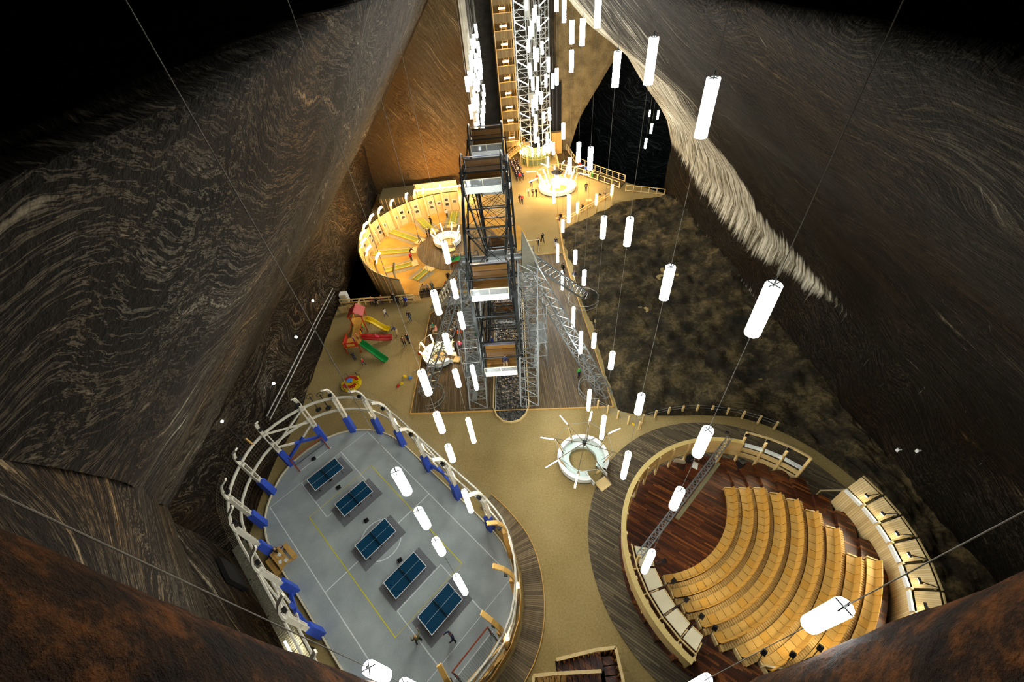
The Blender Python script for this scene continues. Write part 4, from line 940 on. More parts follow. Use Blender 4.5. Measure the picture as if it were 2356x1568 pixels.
# ------------------------------------------------------------------ round booths
def booth(c, r, lab, warm, nlight, size=1.0, gap=R(-50), spokes=True, em=None, spin=0.0):
    o = root('round_booth', c, lab, 'booth', 'round booths'); glow = em or (warm_m if warm else coolt_m)
    g0 = gap+R(22); g1 = gap-R(22)+2*math.pi
    MB().lathe([(r*.92,.02),(r,.18),(r*1.0,.72),(r*1.02,.80),(r*.86,.80),(r*.84,.42)], 40, a0=g0, a1=g1).build('rim_wall', white_m, o)
    MB().lathe([(r*.84,.42),(r*.55,.42),(r*.55,.05)], 40, a0=g0, a1=g1).build('bench', plain('mint_white', srgb(206,222,212), .4, var=.04), o)
    MB().lathe([(r*1.0,.05),(r*1.01,.16)], 40, a0=g0, a1=g1).build('plinth', dark_m, o)
    MB().prism([(r*.62*math.cos(R(a)+spin), r*.62*math.sin(R(a)+spin)) for a in (45,135,225,315)], .02, .05).build('sand_floor', gravel_m, o)
    for s in (-1, 1):
        d = V(math.cos(gap), math.sin(gap), 0); t = V(-d.y, d.x, 0)
        MB().box(d*r*.8+t*s*r*.32+V(0,0,.3), (r*.55,.06,.6), rz=gap).build('entry_cheek', white_m, o)
    m_ = MB().box(V(math.cos(gap), math.sin(gap), 0)*r*1.22+V(0,0,.12), (r*.42,r*.5,.08), rz=gap)
    m_.build('entry_ramp', pine_p, o)
    H_ = 3.0*size
    for k in range(8):
        a = R(22.5+45*k)+spin; d = V(math.cos(a), math.sin(a), 0)
        b0, b1 = d*r*.8+V(0,0,.5), d*r*1.12+V(0,0,2.5*size)
        MB().tube([b0, b0.lerp(b1,.2)], .035).build('post_foot', dark_m, o)
        MB().tube([b0.lerp(b1,.2), b0.lerp(b1,.55), b1], [.05,.11,.06], 4).build('post', pine_p, o)
        if spokes:
            e = d*r*1.75+V(0,0,2.35*size); MB().tube([V(0,0,H_), e], .035, 6).build('spoke', plain('weathered_pole', srgb(120,104,78), .6), o)
            MB().tube([d*r*.75+V(0,0,1.0), d*r*1.1+V(0,0,2.55*size)], .02, 5).build('tie_rod', dark_m, o)
        a2 = a+R(45); d2 = V(math.cos(a2), math.sin(a2), 0)
        MB().tube([b1, d2*r*1.12+V(0,0,2.5*size)], .018, 5).build('tie', steel_m, o)
        if k < nlight:
            p0, p1 = d*r*1.2+V(0,0,2.42*size), d*r*1.72+V(0,0,2.30*size)
            if not spokes: p0, p1 = d*r*.9+V(0,0,1.3), d*r*1.1+V(0,0,2.4*size)
            MB().tube([p0, p1], .06, 8).build('tube_light', glow, o)
    MB().tube([V(0,0,H_-.25), V(0,0,H_+.2)], .16, 10).build('hub', dark_m, o)
    return o
booth(tuple(V(4.95,17.75,0)), 2.15, 'round white seating booth with spoked timber roof beside the amphitheatre', False, 6, em=emit('booth_cool_glow', (.95,.97,1), 30), gap=R(-62))
booth((-8.3,32.3,.08), 1.75, 'brightly lit round white booth on the deck left of the wheel', True, 8, size=.8, spokes=False, em=emit('booth_warm_a', (1,.72,.40), 240), gap=R(-20))
booth((-8.2,57.2,.05), 2.1, 'brightly lit round white booth inside the mini golf ring', True, 8, size=.9, spokes=False, em=emit('booth_warm_b', (1,.70,.36), 200), gap=R(-75))
fb = booth((11.3,71.6,0), 3.3, 'large glowing round booth before the lift tower', True, 8, size=1.25, em=emit('booth_warm_c', (1,.66,.30), 200), gap=R(120))
for k in range(8):
    a = R(45*k); d = V(math.cos(a), math.sin(a), 0)
    MB().tube([d*2.2+V(0,0,1.2), d*3.1+V(0,0,3.0)], .09, 8).build('tube_light', MATS['booth_warm_c'], fb)
MB().tube([V(0,0,3.0), V(0,0,3.12)], 1.1, 16).build('roof_disc', dark_m, fb)

# ------------------------------------------------------------------ mini golf ring
MC = V(cx, cy, 0)
ring_i = planks('ring_panel_boards', [srgb(192,158,96), srgb(206,174,110)], 6, .2, gap=.001, bump=.1)
gold = root('mini_golf_ring', (cx-cr_, cy, 0), 'curved timber wall of the mini golf area with photographs on it', 'fence'); go = V(*gold.location)
NP = 26; A0, A1 = 84.0, 244.0
pic_m = [plain('photo_dark', srgb(40,34,26), .3), plain('photo_mid', srgb(74,62,40), .3), plain('photo_sepia', srgb(104,88,56), .3)]
for i in range(NP):
    a, b_ = A0+(A1-A0)*i/NP, A0+(A1-A0)*(i+1)/NP
    zb = -2.2 if a > 150 else -.0
    p0, p1, q0, q1 = pol(MC,12.35,a+.15,zb), pol(MC,12.35,b_-.15,zb), pol(MC,12.85,a+.15,3.0), pol(MC,12.85,b_-.15,3.0)
    n = (pol(V(0,0,0),1,(a+b_)/2))*.06
    MB().quadbox([p0, p1, p1+n, p0+n, q0, q1, q1+n, q0+n]).build('wall_panel', pine_p if i % 2 else plain('panel_tan', srgb(206,172,112), .55, var=.08), gold, go)
    MB().bar(pol(MC,12.5,a,zb), pol(MC,13.0,a,3.05), .09, .1).build('batten', plain('dark_batten', srgb(150,120,70), .5), gold, go)
    if i < 22 and i % 5 != 4:
        for dz in ((.15, .95) if i % 2 else (.55,)):
            t0 = .5+dz*.0; za = 1.0+dz
            rr = 12.35+.5*(za/3.0)-.06; am = (a+b_)/2
            c0, c1 = pol(MC,rr,am-1.7,za-.3), pol(MC,rr,am+1.7,za-.3); u_ = V(0,0,.62)
            n2 = pol(V(0,0,0),1,am)*-.02
            fm = MB().quadbox([c0, c1, c1+n2, c0+n2, c0+u_, c1+u_, c1+u_+n2, c0+u_+n2]).build('picture_frame', white_m); tag(fm, f'framed photo on the mini golf wall, {"upper" if dz > .9 else "lower"} one on panel {NTH[i] if i else "first"} from the back', 'picture', 'photographs on the mini golf wall')
            c0, c1 = pol(MC,rr-.03,am-1.25,za-.2), pol(MC,rr-.03,am+1.25,za-.2); u2_ = V(0,0,.42)
            MB().quadbox([c0, c1, c1+n2, c0+n2, c0+u2_, c1+u2_, c1+u2_+n2, c0+u2_+n2]).build('print', random.choice(pic_m), fm)
MB().strip([pol(MC,12.95,A0+(A1-A0)*i/40,3.08) for i in range(41)], .14, .1).build('top_rail', dark_m, gold, go)
# lamp ribs
rib_g = emit('golf_rib_glow', (1,.62,.24), 130)
for i, a in enumerate((96, 110, 124, 138, 151, 163, 175, 187, 199, 211, 224, 240)):
    o = root('lamp_rib', pol(MC,12.2,a,0), f'curved timber lamp rib on the mini golf wall, {["first","second","third","fourth","fifth","sixth","seventh","eighth","ninth","tenth","eleventh","last"][i]} from the back', 'lamp', 'mini golf lamp ribs'); oc = V(*o.location)
    pts = [pol(MC,11.95,a,0), pol(MC,12.15,a,1.5), pol(MC,12.55,a,3.0), pol(MC,12.5,a,4.0), pol(MC,11.9,a,4.9)]
    MB().strip(pts, .16, .26, up=tuple(pol(V(0,0,0),1,a+90))).build('curved_rib', pine_p, o, oc)
    if i != 11: MB().tube([pol(MC,12.35,a,4.05), pol(MC,11.95,a,4.75), pol(MC,11.3,a,5.15)], .15, 8).build('tube_light', rib_g, o, oc)
# floors
o = MB().prism([(MC.x+11.9*math.cos(R(t)), MC.y+11.9*math.sin(R(t))) for t in range(0,360,6)], 0, .03).build('golf_ground', ground('ochre_gravel', srgb(150,112,44), srgb(176,134,58), srgb(194,152,72), s1=.4, s2=9)); o['kind'] = 'structure'; o['label'] = 'ochre gravel floor of the mini golf ring'
o = MB().prism([(-6.6+6.3*math.cos(R(t)), 56+6.6*math.sin(R(t))) for t in range(0,360,6)], .03, .07).build('booth_deck', deck2_m); o['kind'] = 'structure'; o['label'] = 'round board deck around the mini golf booth'
grey_f = plain('grey_path', srgb(136,128,104), .8, var=.1, scale=2); felt = plain('olive_felt', srgb(132,140,60), .9, var=.1); trim_y = plain('yellow_trim', srgb(222,176,40), .5)
def cr5(x, y): return G(800+x/5.228, 400+y/5.228)
TRK = [('long straight mini golf lane aimed at the wall, by the walking visitor', (520,695),(850,810)),('straight mini golf lane in the left part of the ring', (310,965),(770,925)),('mini golf lane with a hoop near the front wall', (450,1175),(780,1085)),
       ('short mini golf lane at the ring entrance', (815,1280),(960,1160)),('mini golf lane with a round bay near the back wall', (870,550),(1020,690)),('mini golf lane with square bays by the wheel', (1290,460),(1255,620))]
for i, (lab, a, b_) in enumerate(TRK):
    p0, p1 = cr5(*a), cr5(*b_); d = (p1-p0); ln = d.length; d.normalize(); t = V(-d.y, d.x, 0); ang = math.atan2(d.y, d.x)
    gp_ = MB().box((0,0,.04), (ln*1.06,2.6,.02)).build('golf_path', grey_f); gp_.location = ((p0+p1)/2)+V(0,0,.0); gp_.rotation_euler = (0,0,ang); gp_['kind'] = 'structure'; gp_['label'] = f'grey strip under the {lab}'
    o = root('golf_lane', (p0+p1)/2+V(0,0,.05), lab, 'mini golf lane', 'mini golf lanes', ang)
    MB().box((0,0,.05), (ln,.8,.06)).build('felt', felt, o)
    for s in (-1, 1): MB().box((0,s*.46,.09), (ln,.12,.16)).build('edge_rail', trim_y, o)
    MB().box((ln/2+.35,0,.06), (.9,1.7,.1)).build('tee_board', pine_p, o)
    if i in (4, 5):
        for s in ((-.2, .25) if i == 5 else (.05,)): MB().box((s*ln,0,.055), (1.3,1.5,.07)).box((s*ln,.78,.09), (1.3,.1,.14)).box((s*ln,-.78,.09), (1.3,.1,.14)).build('bay', trim_y if False else felt, o)
    if i == 2: MB().tube([V(-ln*.2,.4*math.cos(t_),.1+.7*math.sin(t_)) for t_ in [math.pi*k/10 for k in range(11)]], .04).build('hoop', rust_m, o)
# board steps and rails at the ring entrance
st = root('ring_steps', (-9.4,44.0,0), 'wide board steps into the mini golf ring', 'stairs')
for i in range(3): MB().box((0,.4*i,.06+.1*i), (4.4,.4,.12+.2*i)).build('tread', deck2_m, st)
def fence(pts, lab, h=1.05, posts=1.6, rails=(1.0,), pm=None, rm=None, pw=.12, rw=.08, group='timber railings', wire=()):
    pm = pm or pine_p; rm = rm or pine_p; c = sum(pts, V(0,0,0))/len(pts); o = root('railing', (c.x, c.y, pts[0].z), lab, 'railing', group); c = V(*o.location)
    tot = sum((b-a).length for a, b in zip(pts, pts[1:])); n = max(1, round(tot/posts)); 
    def along(s):
        for a, b in zip(pts, pts[1:]):
            l = (b-a).length
            if s <= l+1e-6: return a.lerp(b, min(1, s/l) if l else 0), (b-a).normalized()
            s -= l
        return pts[-1], (pts[-1]-pts[-2]).normalized()
    for i in range(n+1):
        p, d = along(tot*i/n); MB().box(p+V(0,0,h/2), (pw,pw,h), rz=math.atan2(d.y, d.x)).build('post', pm, o, c)
    for z in rails: MB().strip([p+V(0,0,z) for p in pts], rw, rw*1.2).build('rail', rm, o, c)
    for z in wire: MB().strip([p+V(0,0,z) for p in pts], .025, .025).build('wire', steel_m, o, c)
    return o
fence([V(-22.0,44.0,0), V(-20.3,43.8,0), V(-12.2,43.3,0)], 'pale board railing at the pit edge behind the playground', rails=(.5,1.0), rw=.14)
fence([V(-11.4,43.2,0), V(-11.5,45.4,0)], 'short handrail at the left of the ring steps'); fence([V(-7.2,43.0,0), V(-7.0,45.6,0)], 'short handrail at the right of the ring steps', rm=steel_m)
fence([V(-8.4,51.6,.05), V(-4.9,52.2,.05)], 'low rail by the green pool table', rails=(.5,1.0))
# pool table
p = (cr5(1230,1105)+cr5(1395,1075))/2; o = root('pool_table', (p.x+.3, p.y+.2, .05), 'pool table with green cloth beside the wheel', 'table', None, R(10))
MB().box((0,0,.78), (2.4,1.3,.06)).build('cloth', grn_m, o); MB().box((0,0,.66), (2.5,1.4,.2)).build('body', rust_m, o)
for sx in (-1, 1):
    MB().box((0,sx*.7,.82), (2.6,.12,.1)).build('cushion', rust_m, o)
    for sy in (-1, 1): MB().box((sx*1.05,sy*.5,.3), (.14,.14,.6)).build('leg', rust_m, o)
# warm battens lighting the back wall
for i in range(8):
    p = AY(940+18.5*i, 440-2.1*i, 73.4); o = MB().tube([V(-.75,0,0), V(.75,0,0)], .09, 8).build('wall_batten', emit('batten_glow', (1,.58,.20), 1000)); o.location = p; tag(o, f'warm batten lamp before the back wall, {["first","second","third","fourth","fifth","sixth","seventh","last"][i]} from the left', 'lamp', 'battens along the back wall')
    MB().box((0,.1,-p.z/2), (.1,.1,p.z)).box((0,.1,-.02), (1.4,.08,.12)).build('batten_stand', pine_p, o)
o = root('back_counter', (-14.5,75.5,0), 'grey topped low building left behind the mini golf wall', 'counter')
MB().box((-3.0,-2.6,1.1), (6,4.6,2.2)).build('body', plain('olive_board', srgb(112,104,74), .6), o); MB().box((3.5,.5,1.0), (8,.3,2.0)).build('screen', pine_p, o)
for i in range(9): MB().box((-5.6+.75*i,-4.95,1.2), (.1,.08,2.2)).build('batten', pine_p, o)
# ------------------------------------------------------------------ lift tower, stair tower, far plaza
def AX(px, py, X):
    d = ray(px, py); return CAM+d*(X/d.x)
lt = root('lift_tower', (9.1,86.5,0), 'tall galvanised lattice lift tower with diagonal tube lamps', 'tower'); lo_ = V(*lt.location)
cols = [(6.35,84.6),(8.2,84.6),(10.5,84.6),(12.0,84.6),(6.35,88.6),(12.0,88.6)]
for x, y in cols: MB().bar(V(x,y,1.5), V(x,y,36), .16).build('column', steel_m, lt, lo_)
bay = 2.72; tl_m = emit('lift_tube_glow', COOL, 40)
for i in range(13):
    z = 1.6+bay*i
    m_ = MB()
    for dz in (0, bay/2):
        for a, b_ in ((0,1),(2,3)): m_.bar(V(*cols[a],z+dz), V(*cols[b_],z+dz), .12)
        for a, b_ in ((0,4),(3,5)): m_.bar(V(*cols[a],z+dz), V(*cols[b_],z+dz), .09)
    m_.bar(V(*cols[1],z), V(*cols[2],z), .09).bar(V(*cols[4],z), V(*cols[5],z), .1)
    m_.build('ring_beam', steel_m, lt, lo_)
    dg_ = []
    for a, b_ in ((0,1),(3,2)): dg_ += [(V(*cols[a],z+bay/2), V(*cols[b_],z), .07), (V(*cols[a],z+bay), V(*cols[b_],z+bay/2), .05)]
    dg_ += [(V(*cols[4],z), V(9.2,88.6,z+bay), .08), (V(*cols[5],z), V(9.2,88.6,z+bay), .08), (V(*cols[1],z+bay), V(9.2,87,z), .07), (V(*cols[2],z+bay), V(9.2,87,z), .07)]
    for a, b_, t_ in dg_: MB().bar(a, b_, t_).build('diagonal', steel_m, lt, lo_)
    for a, b_ in ((0,1),(3,2)):
        p0, p1 = V(*cols[a],z+bay*.94)+V(0,-.15,0), V(*cols[b_],z+bay*.58)+V(0,-.15,0); MB().tube([p0, p1], .065, 6).build('tube_light', tl_m, lt, lo_)
for x in (9.0, 9.9): MB().bar(V(x,86,1), V(x,86,36), .3, .2).build('guide_rail', dark_m, lt, lo_)
for z in (11.5, 24.6): MB().box((8.55,85.2,z), (.9,1.0,2.4)).build('service_box', plain('light_grey_sheet', srgb(168,172,168), .5), lt, lo_)
gl2, _, gpn = _new('green_glass'); gpn.inputs['Base Color'].default_value = (.16,.2,.1,1); gpn.inputs['Roughness'].default_value = .1; gpn.inputs['Alpha'].default_value = .55; MATS['green_glass'] = gl2
gd = root('lift_lobby', (9.1,85.6,0), 'round green glass lobby with warm lamps at the lift foot', 'lobby'); gdo = V(*gd.location)
for k in range(10):
    a0, a1 = 180+18*k, 180+18*(k+1)
    for z0, z1, nm in ((.15,1.35,'lower_pane'),(1.45,3.6,'upper_pane')):
        p0, p1 = pol(gdo,2.9,a0+.6,z0), pol(gdo,2.9,a1-.6,z0); u_ = V(0,0,z1-z0); n2 = pol(V(0,0,0),1,(a0+a1)/2)*.03
        MB().quadbox([p0, p1, p1+n2, p0+n2, p0+u_, p1+u_, p1+u_+n2, p0+u_+n2]).build(nm, gl2, gd, gdo)
    MB().bar(pol(gdo,2.95,a0,0), pol(gdo,2.95,a0,3.7), .08).build('mullion', plain('olive_frame', srgb(150,140,70), .5), gd, gdo)
for z in (.1,1.4,3.65): MB().strip([pol(gdo,2.95,180+9*k,z) for k in range(21)], .08, .1).build('ring_rail', MATS['olive_frame'], gd, gdo)
ll_m = emit('lobby_glow', (1,.72,.36), 90)
for a in (196, 214, 232, 252, 274, 296, 318, 340):
    MB().tube([pol(gdo,3.25,a,2.2), pol(gdo,3.25,a,3.9)], .13, 8).build('tube_light', ll_m, gd, gdo)
# stair tower
SX0, SX1, SY0, SY1 = 2.95, 6.05, 85.6, 90.5
stt = root('stair_tower', ((SX0+SX1)/2, 88, 0), 'tall wooden stair tower with a lamp on every landing', 'tower'); so_ = V(*stt.location)
for x in (SX0, SX1):
    for y in (SY0, SY1): MB().bar(V(x,y,0), V(x,y,36), .16).build('corner_post', warm_t, stt, so_)
ply = planks('stair_boards', [srgb(98,78,40), srgb(116,94,50), srgb(132,108,60)], .3, 9, gap=.04, coord='Object')
st_glow = emit('stair_lamp_glow', (1,.70,.30), 42)
for i, py in enumerate((312, 272, 242, 210, 175, 137, 98, 56, 15, -28, -72)):
    z = AY(1150, py+16, SY0).z
    MB().box(((SX0+SX1)/2, SY0, z-.65 if i else z-.5), (SX1-SX0,.07,1.25 if i else .8)).build('parapet', ply, stt, so_)
    MB().box(((SX0+SX1)/2, SY0-.03, z+.02), (SX1-SX0+.1,.16,.1)).build('parapet_rail', warm_t, stt, so_)
    MB().box(((SX0+SX1)/2, (SY0+SY1)/2+1.5, z-1.1), (SX1-SX0,2.6,.12)).build('landing', warm_t, stt, so_)
    m_ = MB()
    for s in (.6, 1.5): m_.bar(V(SX0+.5+s,SY0+1.2,z-1.1), V(SX0+.9+s,SY0+3.4,z+1.5), .12, .3)
    for k in range(7): t = k/7; m_.box((SX0+1.55+.4*t, SY0+1.2+2.2*t, z-1.0+2.6*t), (.95,.28,.05))
    m_.build('stair_flight', warm_t, stt, so_)
    MB().tube([V(SX0+1.0,SY0+.2,z+.62), V(SX1-1.0,SY0+.2,z+.62)], .13, 8).build('lamp', st_glow, stt, so_)
MB().box(((SX0+SX1)/2, SY1+.1, 18), (SX1-SX0,.1,36)).build('back_panel', ply, stt, so_); MB().box((SX0, (SY0+SY1)/2, 18), (.08,SY1-SY0,36)).build('side_panel', ply, stt, so_)
# exit stair at the tower foot
es = root('exit_stair', (5.2,83.5,0), 'bright timber flight of stairs with railing at the tower foot', 'stairs')
for k in range(9): MB().box((-1.9+.42*k, 0, 2.2+.26*k), (.4,1.5,.06)).build('tread', warm_t, es)
for s in (-1, 1):
    MB().bar(V(-2.1,s*.75,2.0), V(1.7,s*.75,4.4), .08, .26).build('stringer', warm_t, es); MB().bar(V(-2.1,s*.78,3.0), V(1.7,s*.78,5.4), .07).build('handrail', warm_t, es)
    for k in range(6): MB().bar(V(-2+.72*k,s*.78,2.1+.45*k), V(-2+.72*k,s*.78,3.1+.45*k), .06).build('baluster', warm_t, es)
MB().box((2.0,0,4.3), (1.2,1.6,.1)).build('landing', warm_t, es); MB().box((-2.4,0,1.05), (.2,1.4,2.1)).box((1.9,0,2.1), (.2,1.4,4.2)).build('support', warm_t, es)
# black panel coloured as the dark of a doorway, and tan box
p0, p1 = AY(1267,195,89.4), AY(1289,300,89.4)
o = MB().box(((p0.x+p1.x)/2, 89.45, (p0.z+p1.z)/2), (abs(p1.x-p0.x)+.4,.1,abs(p1.z-p0.z)+.6)).build('doorway_panel', plain('doorway_black', srgb(16,16,18), .9)); tag(o, 'tall black panel painted as a dark doorway in the rock right of the lift tower', 'doorway_panel')
p0, p1 = AY(1270,305,88.6), AY(1290,333,88.6)
o = root('tan_cabin', ((p0.x+p1.x)/2, 88.6, 0), 'small tan plywood cabin below the black doorway panel', 'cabin')
MB().box((0,0,(p0.z)/2), (abs(p1.x-p0.x)+.3,1.0,p0.z)).build('body', plain('tan_ply', srgb(190,148,76), .6), o); MB().box((0,0,p0.z+.03), (abs(p1.x-p0.x)+.45,1.15,.08)).build('lid', warm_t, o)

# walkway and its rails along the dark opening
wkp = [(13.6,90),(16.3,90),(16.7,82.4),(19.5,77.2),(23.6,71.1),(21.9,68.8),(16.1,77.0),(13.6,79.5)]
o = MB().prism(wkp, 0, .12).build('opening_walkway', deck2_m); o['kind'] = 'structure'; o['label'] = 'board walkway beside the dark opening'
fence([V(16.2,89.5,.12), V(16.6,82.4,.12), V(19.4,77.2,.12), V(23.5,71.1,.12)], 'outer timber railing along the dark opening', h=1.25, posts=1.5, rails=(1.2,.15), wire=(.5,.85))
fence([V(13.4,79.3,.12), V(16.1,77.0,.12), V(19.0,72.9,.12), V(21.9,68.9,.12)], 'inner timber railing of the walkway facing the plaza', h=1.15, posts=1.6, rails=(1.1,.2), wire=(.6,))
fence([V(22.7,67.7,0), V(25.5,66.2,0), V(28.4,64.5,0)], 'timber railing ending at the right rock wall', h=1.15, posts=1.3, rails=(1.1,.2))
fence([V(13.0,80.4,0), V(13.3,84.5,0), V(13.0,89,0)], 'slatted timber railing beside the far booth', h=1.2, posts=1.2, rails=(1.15,.85,.55,.25))
fence([V(19.3,65.7,0), V(13.9,61.6,0), V(9.8,58.4,0)], 'long diagonal timber railing at the plaza edge', h=1.0, posts=1.5, rails=(.95,.5))
fence([V(7.5,23.1,0), V(10.6,20.25,0)], 'straight post railing with wires behind the round booth', h=1.2, posts=1.0, rails=(), wire=(1.15,.85,.45), pw=.14)
fence([V(10.75,20.2,0)]+[V(14.6+11.9*math.cos(R(a)), 9.6+11.9*math.sin(R(a)), 0) for a in range(110,47,-5)], 'curved post railing with wires round the back of the amphitheatre', h=1.1, posts=1.3, rails=(), wire=(1.05,.7), pw=.15)
p = G(1457,977,.75); o = MB().box((0,0,0), (.28,.03,.24)).build('warning_sign', yel_m); o.location = (p.x, p.y, .85); o.rotation_euler = (0,0,R(-43)); tag(o, 'small yellow warning sign hanging on the post railing', 'sign')
MB().box((0,-.018,0), (.03,.006,.12)).build('mark', black_m, o)
pl_m = emit('post_lamp_glow', (1,.78,.48), 80)
for i, (x, y) in enumerate(((19.04,63.5),(15.87,60.8),(12.5,58.9))):
    o = root('lamp_post', (x, y, 0), f'timber lamp post with a warm tube, {["right","middle","left"][i]} of three at the plaza edge', 'lamp post', 'plaza lamp posts')
    MB().box((.12,0,1.75), (.22,.2,3.5)).build('post', pine_p, o); MB().tube([V(-.12,-.1,1.7), V(-.12,-.1,3.4)], .13, 8).build('tube_light', pl_m, o)
def bench(px, py, rz, lab):
    p = G(px, py); o = root('bench', (p.x, p.y, 0), lab, 'bench', 'plaza benches', R(rz))
    for k in range(3): MB().box((0,-.16+.16*k,.45), (1.7,.14,.05)).build('seat_board', warm_t, o)
    for s in (-1, 1): MB().box((s*.65,0,.22), (.1,.4,.44)).build('leg', warm_t, o)
    MB().box((0,.24,.75), (1.7,.05,.3)).build('backrest', warm_t, o)
bench(1385,462,38,'timber bench at the right end of the diagonal railing'); bench(1345,482,38,'timber bench at the middle of the diagonal railing'); bench(1290,505,20,'timber bench at the left end of the diagonal railing')
p = G(1354,472); o = root('waste_bin', (p.x, p.y, 0), 'square tan waste bin by the diagonal railing', 'bin'); MB().box((0,0,.45), (.8,.8,.9)).build('body', warm_t, o); MB().box((0,0,.93), (.9,.9,.06)).build('lid', pine_p, o)
# goal-like frame and green bin behind the wheel
p = G(1222,572); o = root('cream_frame', (p.x, p.y, 0), 'cream wooden frame at the deck edge behind the wheel', 'frame'); MB().bar(V(-.7,0,1.4), V(1.3,0,1.4), .08).bar(V(1.3,0,1.4), V(1.0,-1.1,0), .08).build('top_bar', cream_m, o); MB().bar(V(1.3,0,0), V(1.3,0,1.4), .1).bar(V(-.7,0,0), V(-.7,0,1.4), .1).build('post', warm_t, o)
p = G(1211,573); o = root('green_bin', (p.x, p.y, 0), 'bright green bin behind the wheel', 'bin'); MB().tube([V(0,0,0), V(0,0,1.0)], [.28,.34], 10).build('body', grn_m, o); MB().tube([V(0,0,1.0), V(0,0,1.08)], .36, 10).build('lid', grn_m, o)
p = G(1003,702); o = root('green_stand', (-4.9,45.2,0), 'bright green stand near the ring steps', 'stand'); MB().box((0,0,.5), (.4,.4,1.0)).build('body', plain('lime_plastic', srgb(110,200,20), .4), o); MB().box((0,0,1.05), (.5,.5,.08)).build('cap', MATS['lime_plastic'], o)
# blue barrel by the channel scaffold
p = G(1099,835); o = root('blue_barrel', (p.x, p.y, .08), 'blue plastic barrel at the left scaffold', 'barrel'); MB().lathe([(0,0),(.3,0),(.33,.2),(.33,.7),(.3,.9),(0,.9)], 14).build('body', plain('barrel_blue', srgb(24,40,170), .4), o, smooth=True); MB().tube([V(0,0,.9), V(0,0,.95)], .24, 12).build('lid', black_m, o)

# ------------------------------------------------------------------ playground
pg = root('playground_tower', (-18.2,37.2,0), 'play tower with red roof, ramps and three slides', 'playground'); po = V(*pg.location)
orange = plain('orange_timber', srgb(170,72,26), .55); ywood = plain('yellow_timber', srgb(206,160,70), .5)
for x, y, h in ((-.7,1.0,2.7),(.7,1.0,2.7),(-.7,2.4,2.7),(.7,2.4,2.7),(-1.0,-2.6,1.9),(.6,-2.6,1.9),(-1.0,-1.0,1.9),(.6,-1.0,1.9)): MB().bar(V(x,y,0), V(x,y,h), .11).build('post', orange, pg)
for s in (-1, 1):
    for k in range(3): z0 = 2.6+.24*k; MB().quadbox([V(s*(.95-.32*k),.85,z0), V(s*(.95-.32*k),2.55,z0), V(s*(.63-.32*k),2.55,z0+.24), V(s*(.63-.32*k),.85,z0+.24), V(s*(.95-.32*k),.85,z0+.04), V(s*(.95-.32*k),2.55,z0+.04), V(s*(.63-.32*k),2.55,z0+.28), V(s*(.63-.32*k),.85,z0+.28)]).build('roof_board', red_m, pg)
for y in (.9, 2.5): MB().prism([(-.9,y-.03),(.9,y-.03),(.9,y+.03),(-.9,y+.03)], 2.5, 2.62).build('roof_beam', orange, pg)
MB().box((0,1.7,1.3), (1.5,1.5,.08)).build('platform', ywood, pg); MB().box((-.2,-1.8,1.0), (1.7,1.7,.08)).build('platform', ywood, pg)
MB().quadbox([V(-.6,-1.0,1.0), V(.5,-1.0,1.0), V(.6,1.0,1.3), V(-.6,1.0,1.3), V(-.6,-1.0,1.06), V(.5,-1.0,1.06), V(.6,1.0,1.36), V(-.6,1.0,1.36)]).build('bridge', ywood, pg)
for k in range(5): MB().bar(V(.62,-.7+.35*k,1.1), V(.62,-.7+.35*k,1.8), .1, .04).build('bridge_slat', [yel_m, dark_m, red_m, grn_m, yel_m][k], pg)
MB().bar(V(.62,-1,1.8), V(.62,1,1.9), .06).build('bridge_rail', orange, pg); MB().bar(V(-.62,-1,1.8), V(-.62,1,1.9), .06).build('bridge_rail', orange, pg)
MB().box((-1.02,-1.8,1.4), (.06,1.5,.7)).build('side_panel', red_m, pg); MB().box((-.2,-2.62,1.4), (1.4,.06,.7)).build('side_panel', red_m, pg); MB().box((-.2,-2.66,1.4), (.9,.03,.4)).build('panel_frame', ywood, pg)
MB().box((-.72,1.7,1.65), (.06,1.3,.6)).build('side_panel', ywood, pg)
def slide(p0, p1, mt, lab, curve=0.0, wave=0.0):
    p0, p1 = Vector(p0), Vector(p1); d = p1-p0; t = V(-d.y, d.x, 0).normalized(); n = 10; m_ = MB(); rows = []
    for i in range(n+1):
        s = i/n; z = p0.z+(p1.z-p0.z)*(s*s*(3-2*s)*.6+s*.4)+wave*math.sin(s*2*math.pi); c = V(p0.x+d.x*s, p0.y+d.y*s, z)+t*curve*math.sin(s*math.pi)
        rows.append([c+t*x+V(0,0,h) for x, h in ((-.34,.28),(-.27,.0),(.27,.0),(.34,.28),(.38,.28),(.3,-.05),(-.3,-.05),(-.38,.28))])
    b = len(m_.v)
    for r_ in rows: m_.v += r_
    for i in range(n):
        for k in range(8): m_.f.append((b+i*8+k, b+i*8+(k+1) % 8, b+(i+1)*8+(k+1) % 8, b+(i+1)*8+k))
    return m_.build('slide', mt, pg, (0,0,0), True, lab)
slide((.75,1.7,1.35), (3.4,.6,.2), yel_m, 'yellow wavy slide', wave=.08); slide((.65,-1.2,1.05), (4.0,-.9,.2), red_m, 'red slide', curve=-.1); slide((.65,-2.0,1.05), (3.8,-4.6,.15), grn_m, 'green slide')
for x, y, z in ((3.0,.8,.2),(3.4,-.95,.2),(3.2,-4.0,.2)): MB().bar(V(x,y,0), V(x,y,z), .06).build('slide_foot', dark_m, pg)
MB().bar(V(-1.0,2.4,0), V(-.75,1.2,1.3), .9, .06).build('climbing_ramp', ywood, pg)
cz = root('roundabout', (-17.75,29.7,0), 'yellow playground roundabout with red seats and blue centre wheel', 'roundabout')
MB().tube([V(0,0,.0), V(0,0,.16)], .35, 12).build('foot', dark_m, cz); MB().lathe([(0,.16),(1.1,.16),(1.12,.26),(0,.27)], 28).build('platform', yel_m, cz)
